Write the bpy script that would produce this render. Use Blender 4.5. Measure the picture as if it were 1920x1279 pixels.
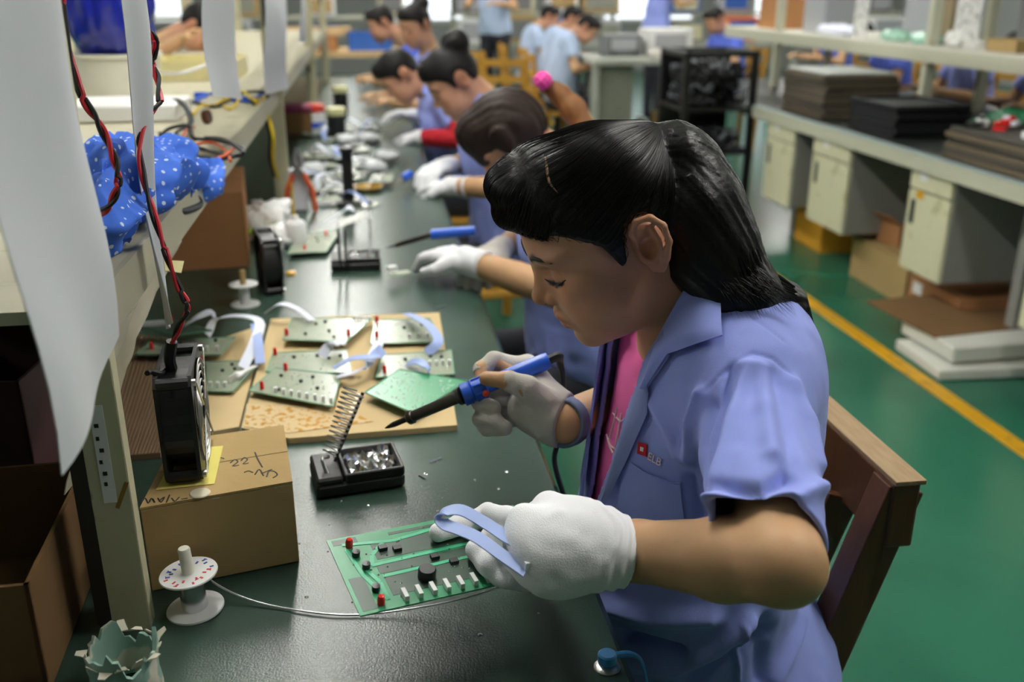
import bpy, bmesh, math, random
import numpy as np
from mathutils import Vector, Matrix

for _o in list(bpy.data.objects):
    bpy.data.objects.remove(_o, do_unlink=True)
S = bpy.context.scene
COL = S.collection
random.seed(7)
RNG = np.random.default_rng(11)

# ------------------------------------------------------------------ camera
FPX, CX, CY = 1800.0, 960.0, 639.5
TH = math.atan(660 / FPX)
PS = math.atan(285 / FPX * math.cos(TH))
CAM = np.array([0, 0, 1.35])
_fh = np.array([math.sin(PS), math.cos(PS), 0])
CR = np.array([math.cos(PS), -math.sin(PS), 0])
CF = math.cos(TH) * _fh - math.sin(TH) * np.array([0, 0, 1.])
CU = math.sin(TH) * _fh + math.cos(TH) * np.array([0, 0, 1.])
cd = bpy.data.cameras.new('camera')
cam = bpy.data.objects.new('camera', cd)
COL.objects.link(cam)
cam.matrix_world = Matrix(((CR[0], CU[0], -CF[0], CAM[0]), (CR[1], CU[1], -CF[1], CAM[1]), (CR[2], CU[2], -CF[2], CAM[2]), (0, 0, 0, 1)))
cd.sensor_width = 36
cd.lens = FPX * 36 / 1920
cd.clip_start = 0.02
cd.clip_end = 80
cd.dof.use_dof = True
cd.dof.focus_distance = 0.97
cd.dof.aperture_fstop = 4.2
S.camera = cam

# ------------------------------------------------------------------ world, exposure
wd = bpy.data.worlds.new('hall_ambient')
S.world = wd
wd.use_nodes = True
wd.node_tree.nodes['Background'].inputs[0].default_value = (0.80, 0.90, 1.0, 1)
wd.node_tree.nodes['Background'].inputs[1].default_value = 0.6
S.view_settings.view_transform = 'Standard'
S.view_settings.look = 'None'
S.view_settings.gamma = 1.0
S.view_settings.exposure = 0.42
S.view_settings.use_curve_mapping = False
LAMP = 60.0      # emission strength of the fluorescent tubes


# ------------------------------------------------------------------ survey helpers: photograph ray -> point in the hall
def ray(x, y):
    return CF + CR * (x - CX) / FPX - CU * (y - CY) / FPX


def W(x, y, d):
    return CAM + ray(x, y) * d


def atZ(x, y, z):
    r = ray(x, y)
    return CAM + r * ((z - CAM[2]) / r[2])


def atX(x, y, X):
    r = ray(x, y)
    return CAM + r * (X / r[0])


def atY(x, y, Y):
    r = ray(x, y)
    return CAM + r * (Y / r[1])


# ------------------------------------------------------------------ materials
def lin(c):
    if isinstance(c, str):
        c = [int(c[i:i + 2], 16) / 255 for i in (0, 2, 4)]
    return tuple((v / 12.92 if v <= .04045 else ((v + .055) / 1.055) ** 2.4) for v in c[:3])


def pm(name, col, rough=.5, metal=0., var=.12, scale=25., bump=0., bscale=200., spec=.5, col2=None, patch=None, pscale=6.,
       trans=0., alpha=1., emit=0., coat=0., aniso=None, attr=None, sss=0., sheen=0., thr=(.55, .65)):
    m = bpy.data.materials.new(name)
    m.use_nodes = True
    nt = m.node_tree
    N = nt.nodes
    L = nt.links
    b = N['Principled BSDF']
    b.inputs['Roughness'].default_value = rough
    b.inputs['Metallic'].default_value = metal
    b.inputs['Specular IOR Level'].default_value = spec
    b.inputs['Transmission Weight'].default_value = trans
    b.inputs['Alpha'].default_value = alpha
    b.inputs['Coat Weight'].default_value = coat
    if sss:
        b.inputs['Subsurface Weight'].default_value = sss
        b.inputs['Subsurface Radius'].default_value = (1, .35, .2)
        b.inputs['Subsurface Scale'].default_value = .006
    if sheen:
        b.inputs['Sheen Weight'].default_value = sheen
    c = lin(col)
    tc = N.new('ShaderNodeTexCoord')
    src = tc.outputs['Object']
    if aniso:
        mp = N.new('ShaderNodeMapping')
        mp.inputs['Scale'].default_value = aniso
        L.new(src, mp.inputs[0])
        src = mp.outputs[0]
    nz = N.new('ShaderNodeTexNoise')
    nz.inputs['Scale'].default_value = scale
    nz.inputs['Detail'].default_value = 4
    L.new(src, nz.inputs['Vector'])
    mx = N.new('ShaderNodeMix')
    mx.data_type = 'RGBA'
    L.new(nz.outputs['Fac'], mx.inputs[0])
    lo = tuple(v * (1 - var) for v in c)
    hi = tuple(min(1, v * (1 + var)) for v in c)
    if col2 is not None:
        lo, hi = c, lin(col2)
    mx.inputs[6].default_value = (*lo, 1)
    mx.inputs[7].default_value = (*hi, 1)
    out = mx.outputs[2]
    if attr:
        at = N.new('ShaderNodeAttribute')
        at.attribute_name = attr
        mm = N.new('ShaderNodeMix')
        mm.data_type = 'RGBA'
        mm.blend_type = 'MULTIPLY'
        mm.inputs[0].default_value = 1
        L.new(out, mm.inputs[6])
        L.new(at.outputs['Color'], mm.inputs[7])
        out = mm.outputs[2]
    if patch is not None:
        n2 = N.new('ShaderNodeTexNoise')
        n2.inputs['Scale'].default_value = pscale
        n2.inputs['Detail'].default_value = 6
        L.new(tc.outputs['Object'], n2.inputs['Vector'])
        rp = N.new('ShaderNodeMapRange')
        rp.inputs['From Min'].default_value = thr[0]
        rp.inputs['From Max'].default_value = thr[1]
        L.new(n2.outputs['Fac'], rp.inputs[0])
        m2 = N.new('ShaderNodeMix')
        m2.data_type = 'RGBA'
        L.new(rp.outputs[0], m2.inputs[0])
        L.new(out, m2.inputs[6])
        m2.inputs[7].default_value = (*lin(patch), 1)
        out = m2.outputs[2]
    L.new(out, b.inputs['Base Color'])
    if bump:
        n3 = N.new('ShaderNodeTexNoise')
        n3.inputs['Scale'].default_value = bscale
        n3.inputs['Detail'].default_value = 3
        L.new(src, n3.inputs['Vector'])
        bp = N.new('ShaderNodeBump')
        bp.inputs['Strength'].default_value = bump
        bp.inputs['Distance'].default_value = .002
        L.new(n3.outputs['Fac'], bp.inputs['Height'])
        L.new(bp.outputs[0], b.inputs['Normal'])
    if emit:
        b.inputs['Emission Color'].default_value = (*c, 1)
        b.inputs['Emission Strength'].default_value = emit
    return m


# ------------------------------------------------------------------ scene objects
def thing(name, label, cat, loc=(0, 0, 0), rz=0., group=None):
    o = bpy.data.objects.new(name, None)
    o.empty_display_size = .05
    COL.objects.link(o)
    o.location = tuple(float(v) for v in loc)
    o.rotation_euler = (0, 0, rz)
    o['label'] = label
    o['category'] = cat
    if group:
        o['group'] = group
    return o


def tag(o, label, cat, group=None):
    o['label'] = label
    o['category'] = cat
    if group:
        o['group'] = group
    return o


def rootloc(p):
    l = np.zeros(3)
    while p is not None:
        l = l + np.array(p.location)
        p = p.parent
    return l


def link_mesh(name, V, F, mat, parent=None, smooth=True, loc=None, mats=None, midx=None):
    me = bpy.data.meshes.new(name)
    me.from_pydata([tuple(map(float, v)) for v in V], [], [tuple(map(int, f)) for f in F])
    if smooth:
        me.polygons.foreach_set('use_smooth', np.ones(len(me.polygons), bool))
    for m in (mats if mats else [mat]):
        me.materials.append(m)
    if midx is not None:
        me.polygons.foreach_set('material_index', np.array(midx, np.int32))
    o = bpy.data.objects.new(name, me)
    COL.objects.link(o)
    if parent is not None:
        o.parent = parent
    if loc is not None:
        o.location = tuple(loc)
    me.update()
    return o


def copy_tree(o, parent=None):
    c = o.copy()
    COL.objects.link(c)
    c.parent = parent
    for ch in list(o.children):
        copy_tree(ch, c)
    return c


def rotm(ax):
    """orthonormal frame with z along ax"""
    a = np.array(ax, float)
    a /= np.linalg.norm(a)
    u = np.cross(a, (0, 0, 1)) if abs(a[2]) < .95 else np.cross(a, (0, 1, 0))
    u /= np.linalg.norm(u)
    return u, np.cross(a, u), a


def catmull(pts, n=8):
    P = np.array(pts, float)
    if len(P) < 3:
        return P
    Q = np.vstack([2 * P[0] - P[1], P, 2 * P[-1] - P[-2]])
    out = []
    for i in range(1, len(Q) - 2):
        p0, p1, p2, p3 = Q[i - 1], Q[i], Q[i + 1], Q[i + 2]
        for k in range(n):
            t = k / n
            out.append(.5 * (2 * p1 + (p2 - p0) * t + (2 * p0 - 5 * p1 + 4 * p2 - p3) * t * t + (3 * p1 - p0 - 3 * p2 + p3) * t ** 3))
    out.append(P[-1])
    return np.array(out)


class MB:
    """collects shapes of ONE part in the coordinates of its thing"""

    def __init__(s):
        s.v = []
        s.f = []
        s.mi = []

    def add(s, V, F, mi=0):
        n = len(s.v)
        s.v += [tuple(map(float, p)) for p in V]
        s.f += [tuple(int(i) + n for i in f) for f in F]
        s.mi += [mi] * len(F)
        return s

    def box(s, c, d, rz=0., M=None, mi=0, bev=0.):
        x, y, z = [v / 2 for v in d]
        b = min(bev, x * .9, y * .9, z * .9)
        if M is None:
            M = np.array([[math.cos(rz), -math.sin(rz), 0], [math.sin(rz), math.cos(rz), 0], [0, 0, 1]])
        if b > 0:
            V = []
            for sx in (-1, 1):
                for sy in (-1, 1):
                    for sz in (-1, 1):
                        V += [(sx * x, sy * (y - b), sz * (z - b)), (sx * (x - b), sy * y, sz * (z - b)), (sx * (x - b), sy * (y - b), sz * z)]
            bm = bmesh.new()
            vs = [bm.verts.new(p) for p in V]
            r = bmesh.ops.convex_hull(bm, input=vs)
            bmesh.ops.dissolve_limit(bm, angle_limit=.02, verts=bm.verts, edges=bm.edges)
            bm.verts.index_update()
            V = [tuple(v.co) for v in bm.verts]
            F = [[v.index for v in f.verts] for f in bm.faces]
            bm.free()
        else:
            V = [(-x, -y, -z), (x, -y, -z), (x, y, -z), (-x, y, -z), (-x, -y, z), (x, -y, z), (x, y, z), (-x, y, z)]
            F = [(0, 3, 2, 1), (4, 5, 6, 7), (0, 1, 5, 4), (1, 2, 6, 5), (2, 3, 7, 6), (3, 0, 4, 7)]
        V = np.array(V) @ np.array(M).T + np.array(c)
        return s.add(V, F, mi)

    def bar(s, a, b, w, t, mi=0, up=(0, 0, 1)):
        a = np.array(a, float)
        b = np.array(b, float)
        z = b - a
        L = np.linalg.norm(z)
        z /= L
        x = np.cross(up, z)
        if np.linalg.norm(x) < 1e-4:
            x = np.cross((0, 1, 0), z)
        x /= np.linalg.norm(x)
        y = np.cross(z, x)
        return s.box((a + b) / 2, (w, t, L), M=np.stack([x, y, z], 1), mi=mi)

    def cyl(s, a, b, r0, r1=None, n=16, cap=True, mi=0):
        r1 = r0 if r1 is None else r1
        a = np.array(a, float)
        b = np.array(b, float)
        u, v, w = rotm(b - a)
        V = []
        for (c, r) in ((a, r0), (b, r1)):
            for i in range(n):
                t = 2 * math.pi * i / n
                V.append(c + r * (math.cos(t) * u + math.sin(t) * v))
        F = [(i, (i + 1) % n, n + (i + 1) % n, n + i) for i in range(n)]
        if cap:
            F += [tuple(range(n - 1, -1, -1)), tuple(range(n, 2 * n))]
        return s.add(V, F, mi)

    def tube(s, pts, r, n=8, mi=0, smooth=6, flat=None):
        P = catmull(pts, smooth) if smooth else np.array(pts, float)
        T = np.gradient(P, axis=0)
        T /= np.linalg.norm(T, axis=1)[:, None] + 1e-9
        u = rotm(T[0])[0]
        V = []
        m = len(P)
        for i in range(m):
            u = u - T[i] * (u @ T[i])
            u /= np.linalg.norm(u)
            v = np.cross(T[i], u)
            rr = r if np.isscalar(r) else np.interp(i / (m - 1), np.linspace(0, 1, len(r)), r)
            for k in range(n):
                t = 2 * math.pi * k / n
                V.append(P[i] + rr * (math.cos(t) * u + math.sin(t) * v * (flat or 1)))
        F = []
        for i in range(m - 1):
            for k in range(n):
                F.append((i * n + k, i * n + (k + 1) % n, (i + 1) * n + (k + 1) % n, (i + 1) * n + k))
        F += [tuple(range(n - 1, -1, -1)), tuple(range((m - 1) * n, m * n))]
        return s.add(V, F, mi)

    def lathe(s, prof, c=(0, 0, 0), ax=(0, 0, 1), n=28, mi=0):
        u, v, w = rotm(ax)
        c = np.array(c, float)
        V = []
        for (r, z) in prof:
            for k in range(n):
                t = 2 * math.pi * k / n
                V.append(c + w * z + r * (math.cos(t) * u + math.sin(t) * v))
        F = []
        m = len(prof)
        for i in range(m - 1):
            for k in range(n):
                F.append((i * n + k, i * n + (k + 1) % n, (i + 1) * n + (k + 1) % n, (i + 1) * n + k))
        F += [tuple(range(n - 1, -1, -1)), tuple(range((m - 1) * n, m * n))]
        return s.add(V, F, mi)

    def sheet(s, G, th, mi=0):
        """G (n,m,3) grid of points -> closed slab of thickness th"""
        G = np.array(G, float)
        n, m, _ = G.shape
        du = np.gradient(G, axis=0)
        dv = np.gradient(G, axis=1)
        N = np.cross(du, dv)
        N /= np.linalg.norm(N, axis=2)[:, :, None] + 1e-12
        A = (G + N * th / 2).reshape(-1, 3)
        B = (G - N * th / 2).reshape(-1, 3)
        F = []
        k = n * m
        for i in range(n - 1):
            for j in range(m - 1):
                a, b, c, d = i * m + j, i * m + j + 1, (i + 1) * m + j + 1, (i + 1) * m + j
                F += [(a, d, c, b), (k + a, k + b, k + c, k + d)]
        for i in range(n - 1):
            a, b = i * m, (i + 1) * m
            F.append((a, k + a, k + b, b))
            a, b = i * m + m - 1, (i + 1) * m + m - 1
            F.append((a, b, k + b, k + a))
        for j in range(m - 1):
            F.append((j, j + 1, k + j + 1, k + j))
            a, b = (n - 1) * m + j, (n - 1) * m + j + 1
            F.append((a, k + a, k + b, b))
        return s.add(np.vstack([A, B]), F, mi)

    def build(s, name, mat, parent=None, smooth=False, world=True, bevel=0.):
        V = np.array(s.v)
        if world and parent is not None:
            V = V - rootloc(parent)
        o = link_mesh(name, V, s.f, None, parent, smooth, mats=(mat if isinstance(mat, (list, tuple)) else [mat]), midx=s.mi)
        if smooth == 'auto' or smooth:
            try:
                o.data.set_sharp_from_angle(angle=math.radians(38))
            except Exception:
                pass
        if bevel:
            bv = o.modifiers.new('bevel', 'BEVEL')
            bv.width = bevel
            bv.segments = 2
            bv.limit_method = 'ANGLE'
        return o


def solo(name, mb, mat, label, cat, loc, group=None, smooth=False, bevel=0., kind=None):
    """a top-level thing that is one mesh, origin at loc"""
    V = np.array(mb.v) - np.array(loc)
    mb.v = V
    o = mb.build(name, mat, None, smooth, world=False, bevel=bevel)
    o.location = tuple(float(v) for v in loc)
    tag(o, label, cat, group)
    if kind:
        o['kind'] = kind
    return o


def structure(name, mb, mat, smooth=False, bevel=0., parent=None):
    o = mb.build(name, mat, parent, smooth, bevel=bevel)
    if parent is None:
        o['kind'] = 'structure'
    return o


def letters(name, txt, size, M, c, mat, parent, th=.0004, font_shear=0., align='CENTER'):
    """flat lettering: text turned into a mesh, placed with frame M (columns right, up, normal) at c"""
    cu = bpy.data.curves.new(name, 'FONT')
    cu.body = txt
    cu.size = size
    cu.extrude = th
    cu.shear = font_shear
    cu.align_x = align
    cu.resolution_u = 2
    t = bpy.data.objects.new(name, cu)
    COL.objects.link(t)
    dg = bpy.context.evaluated_depsgraph_get()
    me = bpy.data.meshes.new_from_object(t.evaluated_get(dg))
    bpy.data.objects.remove(t)
    V = np.array([v.co[:] for v in me.vertices])
    F = [tuple(p.vertices) for p in me.polygons]
    V = V @ np.array(M).T + np.array(c) - (rootloc(parent) if parent is not None else 0)
    return link_mesh(name, V, F, mat, parent, smooth=False)


# ------------------------------------------------------------------ signed-distance modelling (bodies, cloth, hair)
def smin(a, b, k):
    h = np.clip(.5 + .5 * (b - a) / k, 0, 1)
    return b + (a - b) * h - k * h * (1 - h)


def smax(a, b, k):
    return -smin(-a, -b, k)


def seg(P, a, b, ra, rb=None):
    rb = ra if rb is None else rb
    a = np.asarray(a, np.float32)
    b = np.asarray(b, np.float32)
    ba = b - a
    t = np.clip(((P - a) @ ba) / max(float(ba @ ba), 1e-12), 0, 1)
    return np.linalg.norm(P - a - t[:, None] * ba, axis=1) - (ra + (rb - ra) * t)


def chain(P, pts, rs, k=0.):
    d = None
    for i in range(len(pts) - 1):
        e = seg(P, pts[i], pts[i + 1], rs[i], rs[i + 1])
        d = e if d is None else (smin(d, e, k) if k else np.minimum(d, e))
    return d


def ell(P, c, r, M=None):
    q = P - np.asarray(c, np.float32)
    if M is not None:
        q = q @ np.asarray(M, np.float32)
    r = np.asarray(r, np.float32)
    k0 = np.linalg.norm(q / r, axis=1)
    k1 = np.linalg.norm(q / (r * r), axis=1)
    return np.where(k1 > 1e-9, k0 * (k0 - 1) / np.maximum(k1, 1e-9), -r.min())


def sph(P, c, r):
    return np.linalg.norm(P - np.asarray(c, np.float32), axis=1) - r


def hash3(i, j, k):
    n = (i * 374761393 + j * 668265263 + k * 2147483647) & 0xffffffff
    n = ((n ^ (n >> 13)) * 1274126177) & 0xffffffff
    return ((n ^ (n >> 16)) & 0xffff).astype(np.float32) / 65535.


def noise3(P, s=1.):
    """smooth value noise, -1..1; s scalar or 3-vector frequency"""
    Q = P * np.asarray(s, np.float32)
    I = np.floor(Q).astype(np.int64)
    f = (Q - I).astype(np.float32)
    f = f * f * (3 - 2 * f)
    r = 0
    for a in (0, 1):
        for b in (0, 1):
            for c in (0, 1):
                w = (f[:, 0] if a else 1 - f[:, 0]) * (f[:, 1] if b else 1 - f[:, 1]) * (f[:, 2] if c else 1 - f[:, 2])
                r = r + w * hash3(I[:, 0] + a, I[:, 1] + b, I[:, 2] + c)
    return r * 2 - 1


def mesh_sdf(fn, lo, hi, h, B=4):
    lo = np.array(lo, np.float32)
    hi = np.array(hi, np.float32)
    nb = np.maximum(1, np.ceil((hi - lo) / (h * B)).astype(int))
    n = nb * B + 1
    bi = np.stack(np.meshgrid(*[np.arange(k) for k in nb], indexing='ij'), -1).reshape(-1, 3)
    cen = lo + (bi + .5) * B * h
    dc = fn(cen.astype(np.float32))
    D = np.repeat(np.repeat(np.repeat(dc.reshape(nb).astype(np.float32), B, 0), B, 1), B, 2)
    D = np.pad(D, ((0, 1),) * 3, mode='edge')
    act = bi[np.abs(dc) < B * h * 1.35]
    off = np.stack(np.meshgrid(*[np.arange(B)] * 3, indexing='ij'), -1).reshape(-1, 3)
    for s0 in range(0, len(act), 3000):
        a = act[s0:s0 + 3000]
        idx = (a[:, None, :] * B + off[None]).reshape(-1, 3)
        D[idx[:, 0], idx[:, 1], idx[:, 2]] = fn((lo + idx * h).astype(np.float32))
    In = D < 0
    cnt = np.zeros(tuple(n - 1), np.int8)
    for a in (0, 1):
        for b in (0, 1):
            for c in (0, 1):
                cnt += In[a:n[0] - 1 + a, b:n[1] - 1 + b, c:n[2] - 1 + c]
    cells = np.argwhere((cnt > 0) & (cnt < 8))
    ID = np.full(tuple(n - 1), -1, np.int32)
    ID[cells[:, 0], cells[:, 1], cells[:, 2]] = np.arange(len(cells))
    acc = np.zeros((len(cells), 3), np.float32)
    num = np.zeros(len(cells), np.float32)
    cor = [(a, b, c) for a in (0, 1) for b in (0, 1) for c in (0, 1)]
    val = {q: D[cells[:, 0] + q[0], cells[:, 1] + q[1], cells[:, 2] + q[2]] for q in cor}
    for q in cor:
        for ax in range(3):
            if q[ax] == 0:
                q2 = list(q)
                q2[ax] = 1
                q2 = tuple(q2)
                a, b = val[q], val[q2]
                m = (a < 0) != (b < 0)
                t = np.where(m, a / np.where(m, a - b, 1), 0)
                p = np.array(q, np.float32)[None].repeat(len(cells), 0)
                p[:, ax] += t
                acc += p * m[:, None]
                num += m
    V = lo + (cells + acc / np.maximum(num, 1)[:, None]) * h
    Fs = []
    for ax in range(3):
        o1, o2 = [(1, 2), (2, 0), (0, 1)][ax]
        sl = [slice(None)] * 3
        sh = [slice(None)] * 3
        sl[ax] = slice(0, n[ax] - 1)
        sh[ax] = slice(1, n[ax])
        A = In[tuple(sl)]
        Bb = In[tuple(sh)]
        e = np.argwhere(A != Bb)
        e = e[(e[:, o1] > 0) & (e[:, o2] > 0) & (e[:, o1] < n[o1] - 1) & (e[:, o2] < n[o2] - 1)]
        ins = A[e[:, 0], e[:, 1], e[:, 2]]
        q = []
        for (d1, d2) in ((1, 1), (0, 1), (0, 0), (1, 0)):
            c = e.copy()
            c[:, o1] -= d1
            c[:, o2] -= d2
            q.append(ID[c[:, 0], c[:, 1], c[:, 2]])
        q = np.stack(q, 1)
        q[~ins] = q[~ins][:, ::-1]
        Fs.append(q)
    F = np.vstack(Fs)
    F = F[(F >= 0).all(1)]
    return V, F


def grad(fn, P, e=.003):
    g = np.stack([fn(P + np.array(v, np.float32) * e) - fn(P - np.array(v, np.float32) * e) for v in ((1, 0, 0), (0, 1, 0), (0, 0, 1))], 1)
    return g / (np.linalg.norm(g, axis=1)[:, None] + 1e-6)


def sdf_obj(name, fn, lo, hi, h, mat, parent=None, color=None, post=None):
    V, F = mesh_sdf(fn, lo, hi, h)
    if post is not None:
        V = post(V.astype(np.float32))
    me = bpy.data.meshes.new(name)
    L = (V - rootloc(parent)).astype(np.float32)
    me.vertices.add(len(V))
    me.vertices.foreach_set('co', L.ravel())
    me.loops.add(len(F) * 4)
    me.loops.foreach_set('vertex_index', F.astype(np.int32).ravel())
    me.polygons.add(len(F))
    me.polygons.foreach_set('loop_start', np.arange(0, len(F) * 4, 4, dtype=np.int32))
    me.polygons.foreach_set('loop_total', np.full(len(F), 4, np.int32))
    me.polygons.foreach_set('use_smooth', np.ones(len(F), bool))
    me.update(calc_edges=True)
    me.validate()
    if color is not None:
        c = np.ones((len(V), 4), np.float32)
        c[:, :3] = color(V)
        at = me.attributes.new('Col', 'FLOAT_COLOR', 'POINT')
        at.data.foreach_set('color', c.ravel())
    me.materials.append(mat)
    o = bpy.data.objects.new(name, me)
    COL.objects.link(o)
    if parent is not None:
        o.parent = parent
    return o
# ------------------------------------------------------------------ shared materials
M_ = {}
M_['skin'] = pm('skin', 'c39a72', rough=.5, var=.07, scale=60, bump=.08, bscale=500, attr='Col', sss=.12, spec=.35)
M_['skin_far'] = pm('skin_far', 'c39a72', rough=.55, var=.07, scale=60, attr='Col', spec=.3)
M_['shirt'] = pm('shirt_blue', '95a2e8', rough=.85, var=.05, scale=30, bump=.25, bscale=1400, spec=.15, sheen=.15)
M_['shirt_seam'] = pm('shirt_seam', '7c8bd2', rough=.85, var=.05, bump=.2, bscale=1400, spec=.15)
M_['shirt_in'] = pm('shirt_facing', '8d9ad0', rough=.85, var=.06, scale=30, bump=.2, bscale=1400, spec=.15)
M_['shirt_deep'] = pm('shirt_deep_blue', '5c70d0', rough=.85, var=.08, scale=30, spec=.15)
M_['shirt_pale'] = pm('shirt_pale_blue', 'b9cbe8', rough=.85, var=.05, scale=30, spec=.15)
M_['shirt_pink'] = pm('shirt_pink_white', 'e6d8dc', rough=.85, var=.05, scale=30, spec=.15)
M_['tee'] = pm('tee_pink', 'f070b0', rough=.8, var=.06, scale=40, bump=.2, bscale=1000, spec=.2)
M_['tee_print'] = pm('tee_print', 'f3d9dc', rough=.7, var=.1, scale=300)
M_['red'] = pm('red_knit', 'b01020', rough=.85, var=.15, scale=60, bump=.3, bscale=600)
M_['glove'] = pm('glove_white', 'f4f4f6', rough=.9, var=.03, scale=40, bump=.35, bscale=900, spec=.1, sheen=.1)
M_['glove_grey'] = pm('glove_grey', 'c9c4bb', rough=.95, var=.08, scale=50, bump=.4, bscale=900, spec=.1)
M_['trouser'] = pm('trouser_dark', '23242c', rough=.9, var=.1)
M_['hair'] = pm('hair_black', '0b0908', rough=.40, var=.25, scale=90, bump=.35, bscale=160, spec=.25)
M_['strand'] = pm('hair_strand', '0d0a09', rough=.34, var=.3, scale=200, spec=.3)
M_['hair_brown'] = pm('hair_brown', '24160f', rough=.6, var=.3, scale=90, bump=.35, bscale=160, spec=.25)
M_['hair_far'] = pm('hair_far', '0e0b0a', rough=.62, var=.3, scale=90, bump=.5, bscale=140, spec=.25)
M_['hair_tan'] = pm('hair_tan', '7c4e22', rough=.6, var=.3, scale=90, bump=.35, bscale=160)
M_['scalp'] = pm('scalp_skin', '8a6a50', rough=.6, var=.1, scale=200)
M_['brow'] = pm('brow_hair', '17110f', rough=.7, var=.3, scale=300)
M_['strap'] = pm('wrist_strap', '6a7896', rough=.8, var=.08, scale=200, bump=.3, bscale=900)
M_['black'] = pm('black_plastic', '121214', rough=.4, var=.15, scale=60)
M_['blackm'] = pm('black_rubber', '0e0e10', rough=.6, var=.15, scale=60)
M_['white'] = pm('white_plastic', 'e8e8e6', rough=.4, var=.03)
M_['cream'] = pm('cream_paint', 'c9c4a4', rough=.5, var=.07, scale=12, patch='a39a74', pscale=14, thr=(.6, .68), bump=.1, bscale=80)
M_['wood'] = pm('chair_wood', '3a2010', rough=.42, col2='5f3818', scale=9, aniso=(14, 14, 1.2), bump=.15, bscale=40, spec=.5)
M_['wood_top'] = pm('chair_wood_pale', 'a08a66', rough=.6, col2='6e5030', scale=14, aniso=(10, 1.5, 10), bump=.15, bscale=60)  # paler wood along the top of the chair rail
M_['wood_y'] = pm('chair_wood_yellow', 'a8771f', rough=.5, col2='c09030', scale=9, aniso=(10, 10, 1.2))
M_['steel'] = pm('steel', 'b8b8b4', rough=.3, metal=1., var=.1)
M_['brown'] = pm('card_brown', 'a88e60', rough=.85, var=.06, scale=14, bump=.15, bscale=90, spec=.2)
M_['brown_in'] = pm('card_core', '8a7048', rough=.9, var=.1, scale=60)
M_['brown_dk'] = pm('card_brown_dark', '6e5436', rough=.9, var=.1, scale=12, spec=.2)
M_['brown_red'] = pm('card_brown_red', 'a5764e', rough=.9, var=.1, scale=12, spec=.2)
M_['ink'] = pm('marker_ink', '2a261e', rough=.7, var=.1)
M_['pcb'] = pm('pcb_green', '2f8a5e', rough=.32, var=.12, scale=90, spec=.55)
M_['pcb_pale'] = pm('pcb_pale', '8a9a84', rough=.22, col2='a4a890', scale=40, spec=.7, bump=.04, bscale=300)
M_['pcb_edge'] = pm('pcb_edge', '4f9070', rough=.5, var=.1)
M_['trace'] = pm('pcb_trace', '4fb58a', rough=.3, var=.1, scale=80)
M_['pcb_dark'] = pm('pcb_dark_field', '33493c', rough=.35, var=.15, scale=60)
M_['led'] = pm('led_red', 'd81818', rough=.25, var=.05, spec=.6)
M_['tin'] = pm('solder_tin', 'd8d8da', rough=.25, metal=1., var=.1)
M_['ribbon'] = pm('ribbon_white', 'e4e8f6', rough=.55, var=.03, scale=30)
M_['ribbon_b'] = pm('ribbon_blue', '9fb2e4', rough=.55, var=.05, scale=30)
M_['blue'] = pm('iron_blue', '1f58c8', rough=.35, var=.08, spec=.5)
M_['cable_red'] = pm('cable_red', 'b01624', rough=.45, var=.1)
M_['cable_or'] = pm('cable_orange', 'c8552c', rough=.5, var=.1)
M_['cable_yel'] = pm('cable_yellow', 'd8b81c', rough=.5, var=.1)
M_['cable_blue'] = pm('cable_blue', '2050b8', rough=.5, var=.1)
M_['film'] = pm('plastic_film', 'dfe3e8', rough=.35, var=.03, alpha=.55, spec=.5)
# ================================================================== THE HALL
XL, XR, Y0, Y1, ZC = -7.0, 9.5, -3.5, 17.0, 3.5
m_floor = pm('floor_epoxy', '2a6a52', rough=.25, var=.1, scale=3, patch='235a46', pscale=1.5, thr=(.45, .7), bump=.03, bscale=25, spec=.35)
m_yel = pm('floor_line_paint', 'd8a010', rough=.45, var=.12, scale=8, patch='b08818', pscale=20, thr=(.55, .7))
m_wall = pm('wall_paint', 'a2a4a0', rough=.8, var=.04)
m_ceil = pm('ceiling_paint', 'dcdcd8', rough=.9, var=.03)
structure('floor', MB().box(((XL + XR) / 2, (Y0 + Y1) / 2, -.05), (XR - XL, Y1 - Y0, .1)), m_floor)
structure('ceiling', MB().box(((XL + XR) / 2, (Y0 + Y1) / 2, ZC + .05), (XR - XL, Y1 - Y0, .1)), m_ceil)
structure('wall_left', MB().box((XL - .05, (Y0 + Y1) / 2, ZC / 2), (.1, Y1 - Y0, ZC)), m_wall)
structure('wall_right', MB().box((XR + .05, (Y0 + Y1) / 2, ZC / 2), (.1, Y1 - Y0, ZC)), m_wall)
structure('wall_front', MB().box(((XL + XR) / 2, Y0 - .05, ZC / 2), (XR - XL, .1, ZC)), m_wall)
structure('wall_back', MB().box(((XL + XR) / 2, Y1 + .05, ZC / 2), (XR - XL, .1, ZC)), m_wall)
structure('trim_1', MB().box((1.972, 5.5, .0015), (.066, 14, .003)), m_yel)

# fluorescent ceiling lamps in rows above the benches
m_tube = pm('lamp_tube', 'fffdf8', rough=.5, var=0., emit=LAMP)
m_hous = pm('lamp_housing', 'e4e4e0', rough=.5, var=.03)


def make_lamp():
    t = thing('ceiling_light', 'twin-tube fluorescent lamp hung over the benches', 'lamp', group='fluorescent lamps over the benches')
    MB().box((0, 0, .045), (.20, 1.26, .05)).build('housing', m_hous, t, world=False)
    MB().cyl((0, -.4, .07), (0, -.4, .9), .006, n=6).build('hanger', m_hous, t, world=False)
    MB().cyl((0, .4, .07), (0, .4, .9), .006, n=6).build('hanger', m_hous, t, world=False)
    for s in (-1, 1):
        MB().cyl((s * .055, -.6, 0), (s * .055, .6, 0), .016, n=10).build('tube', m_tube, t, world=False, smooth=True)
    return t


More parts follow.
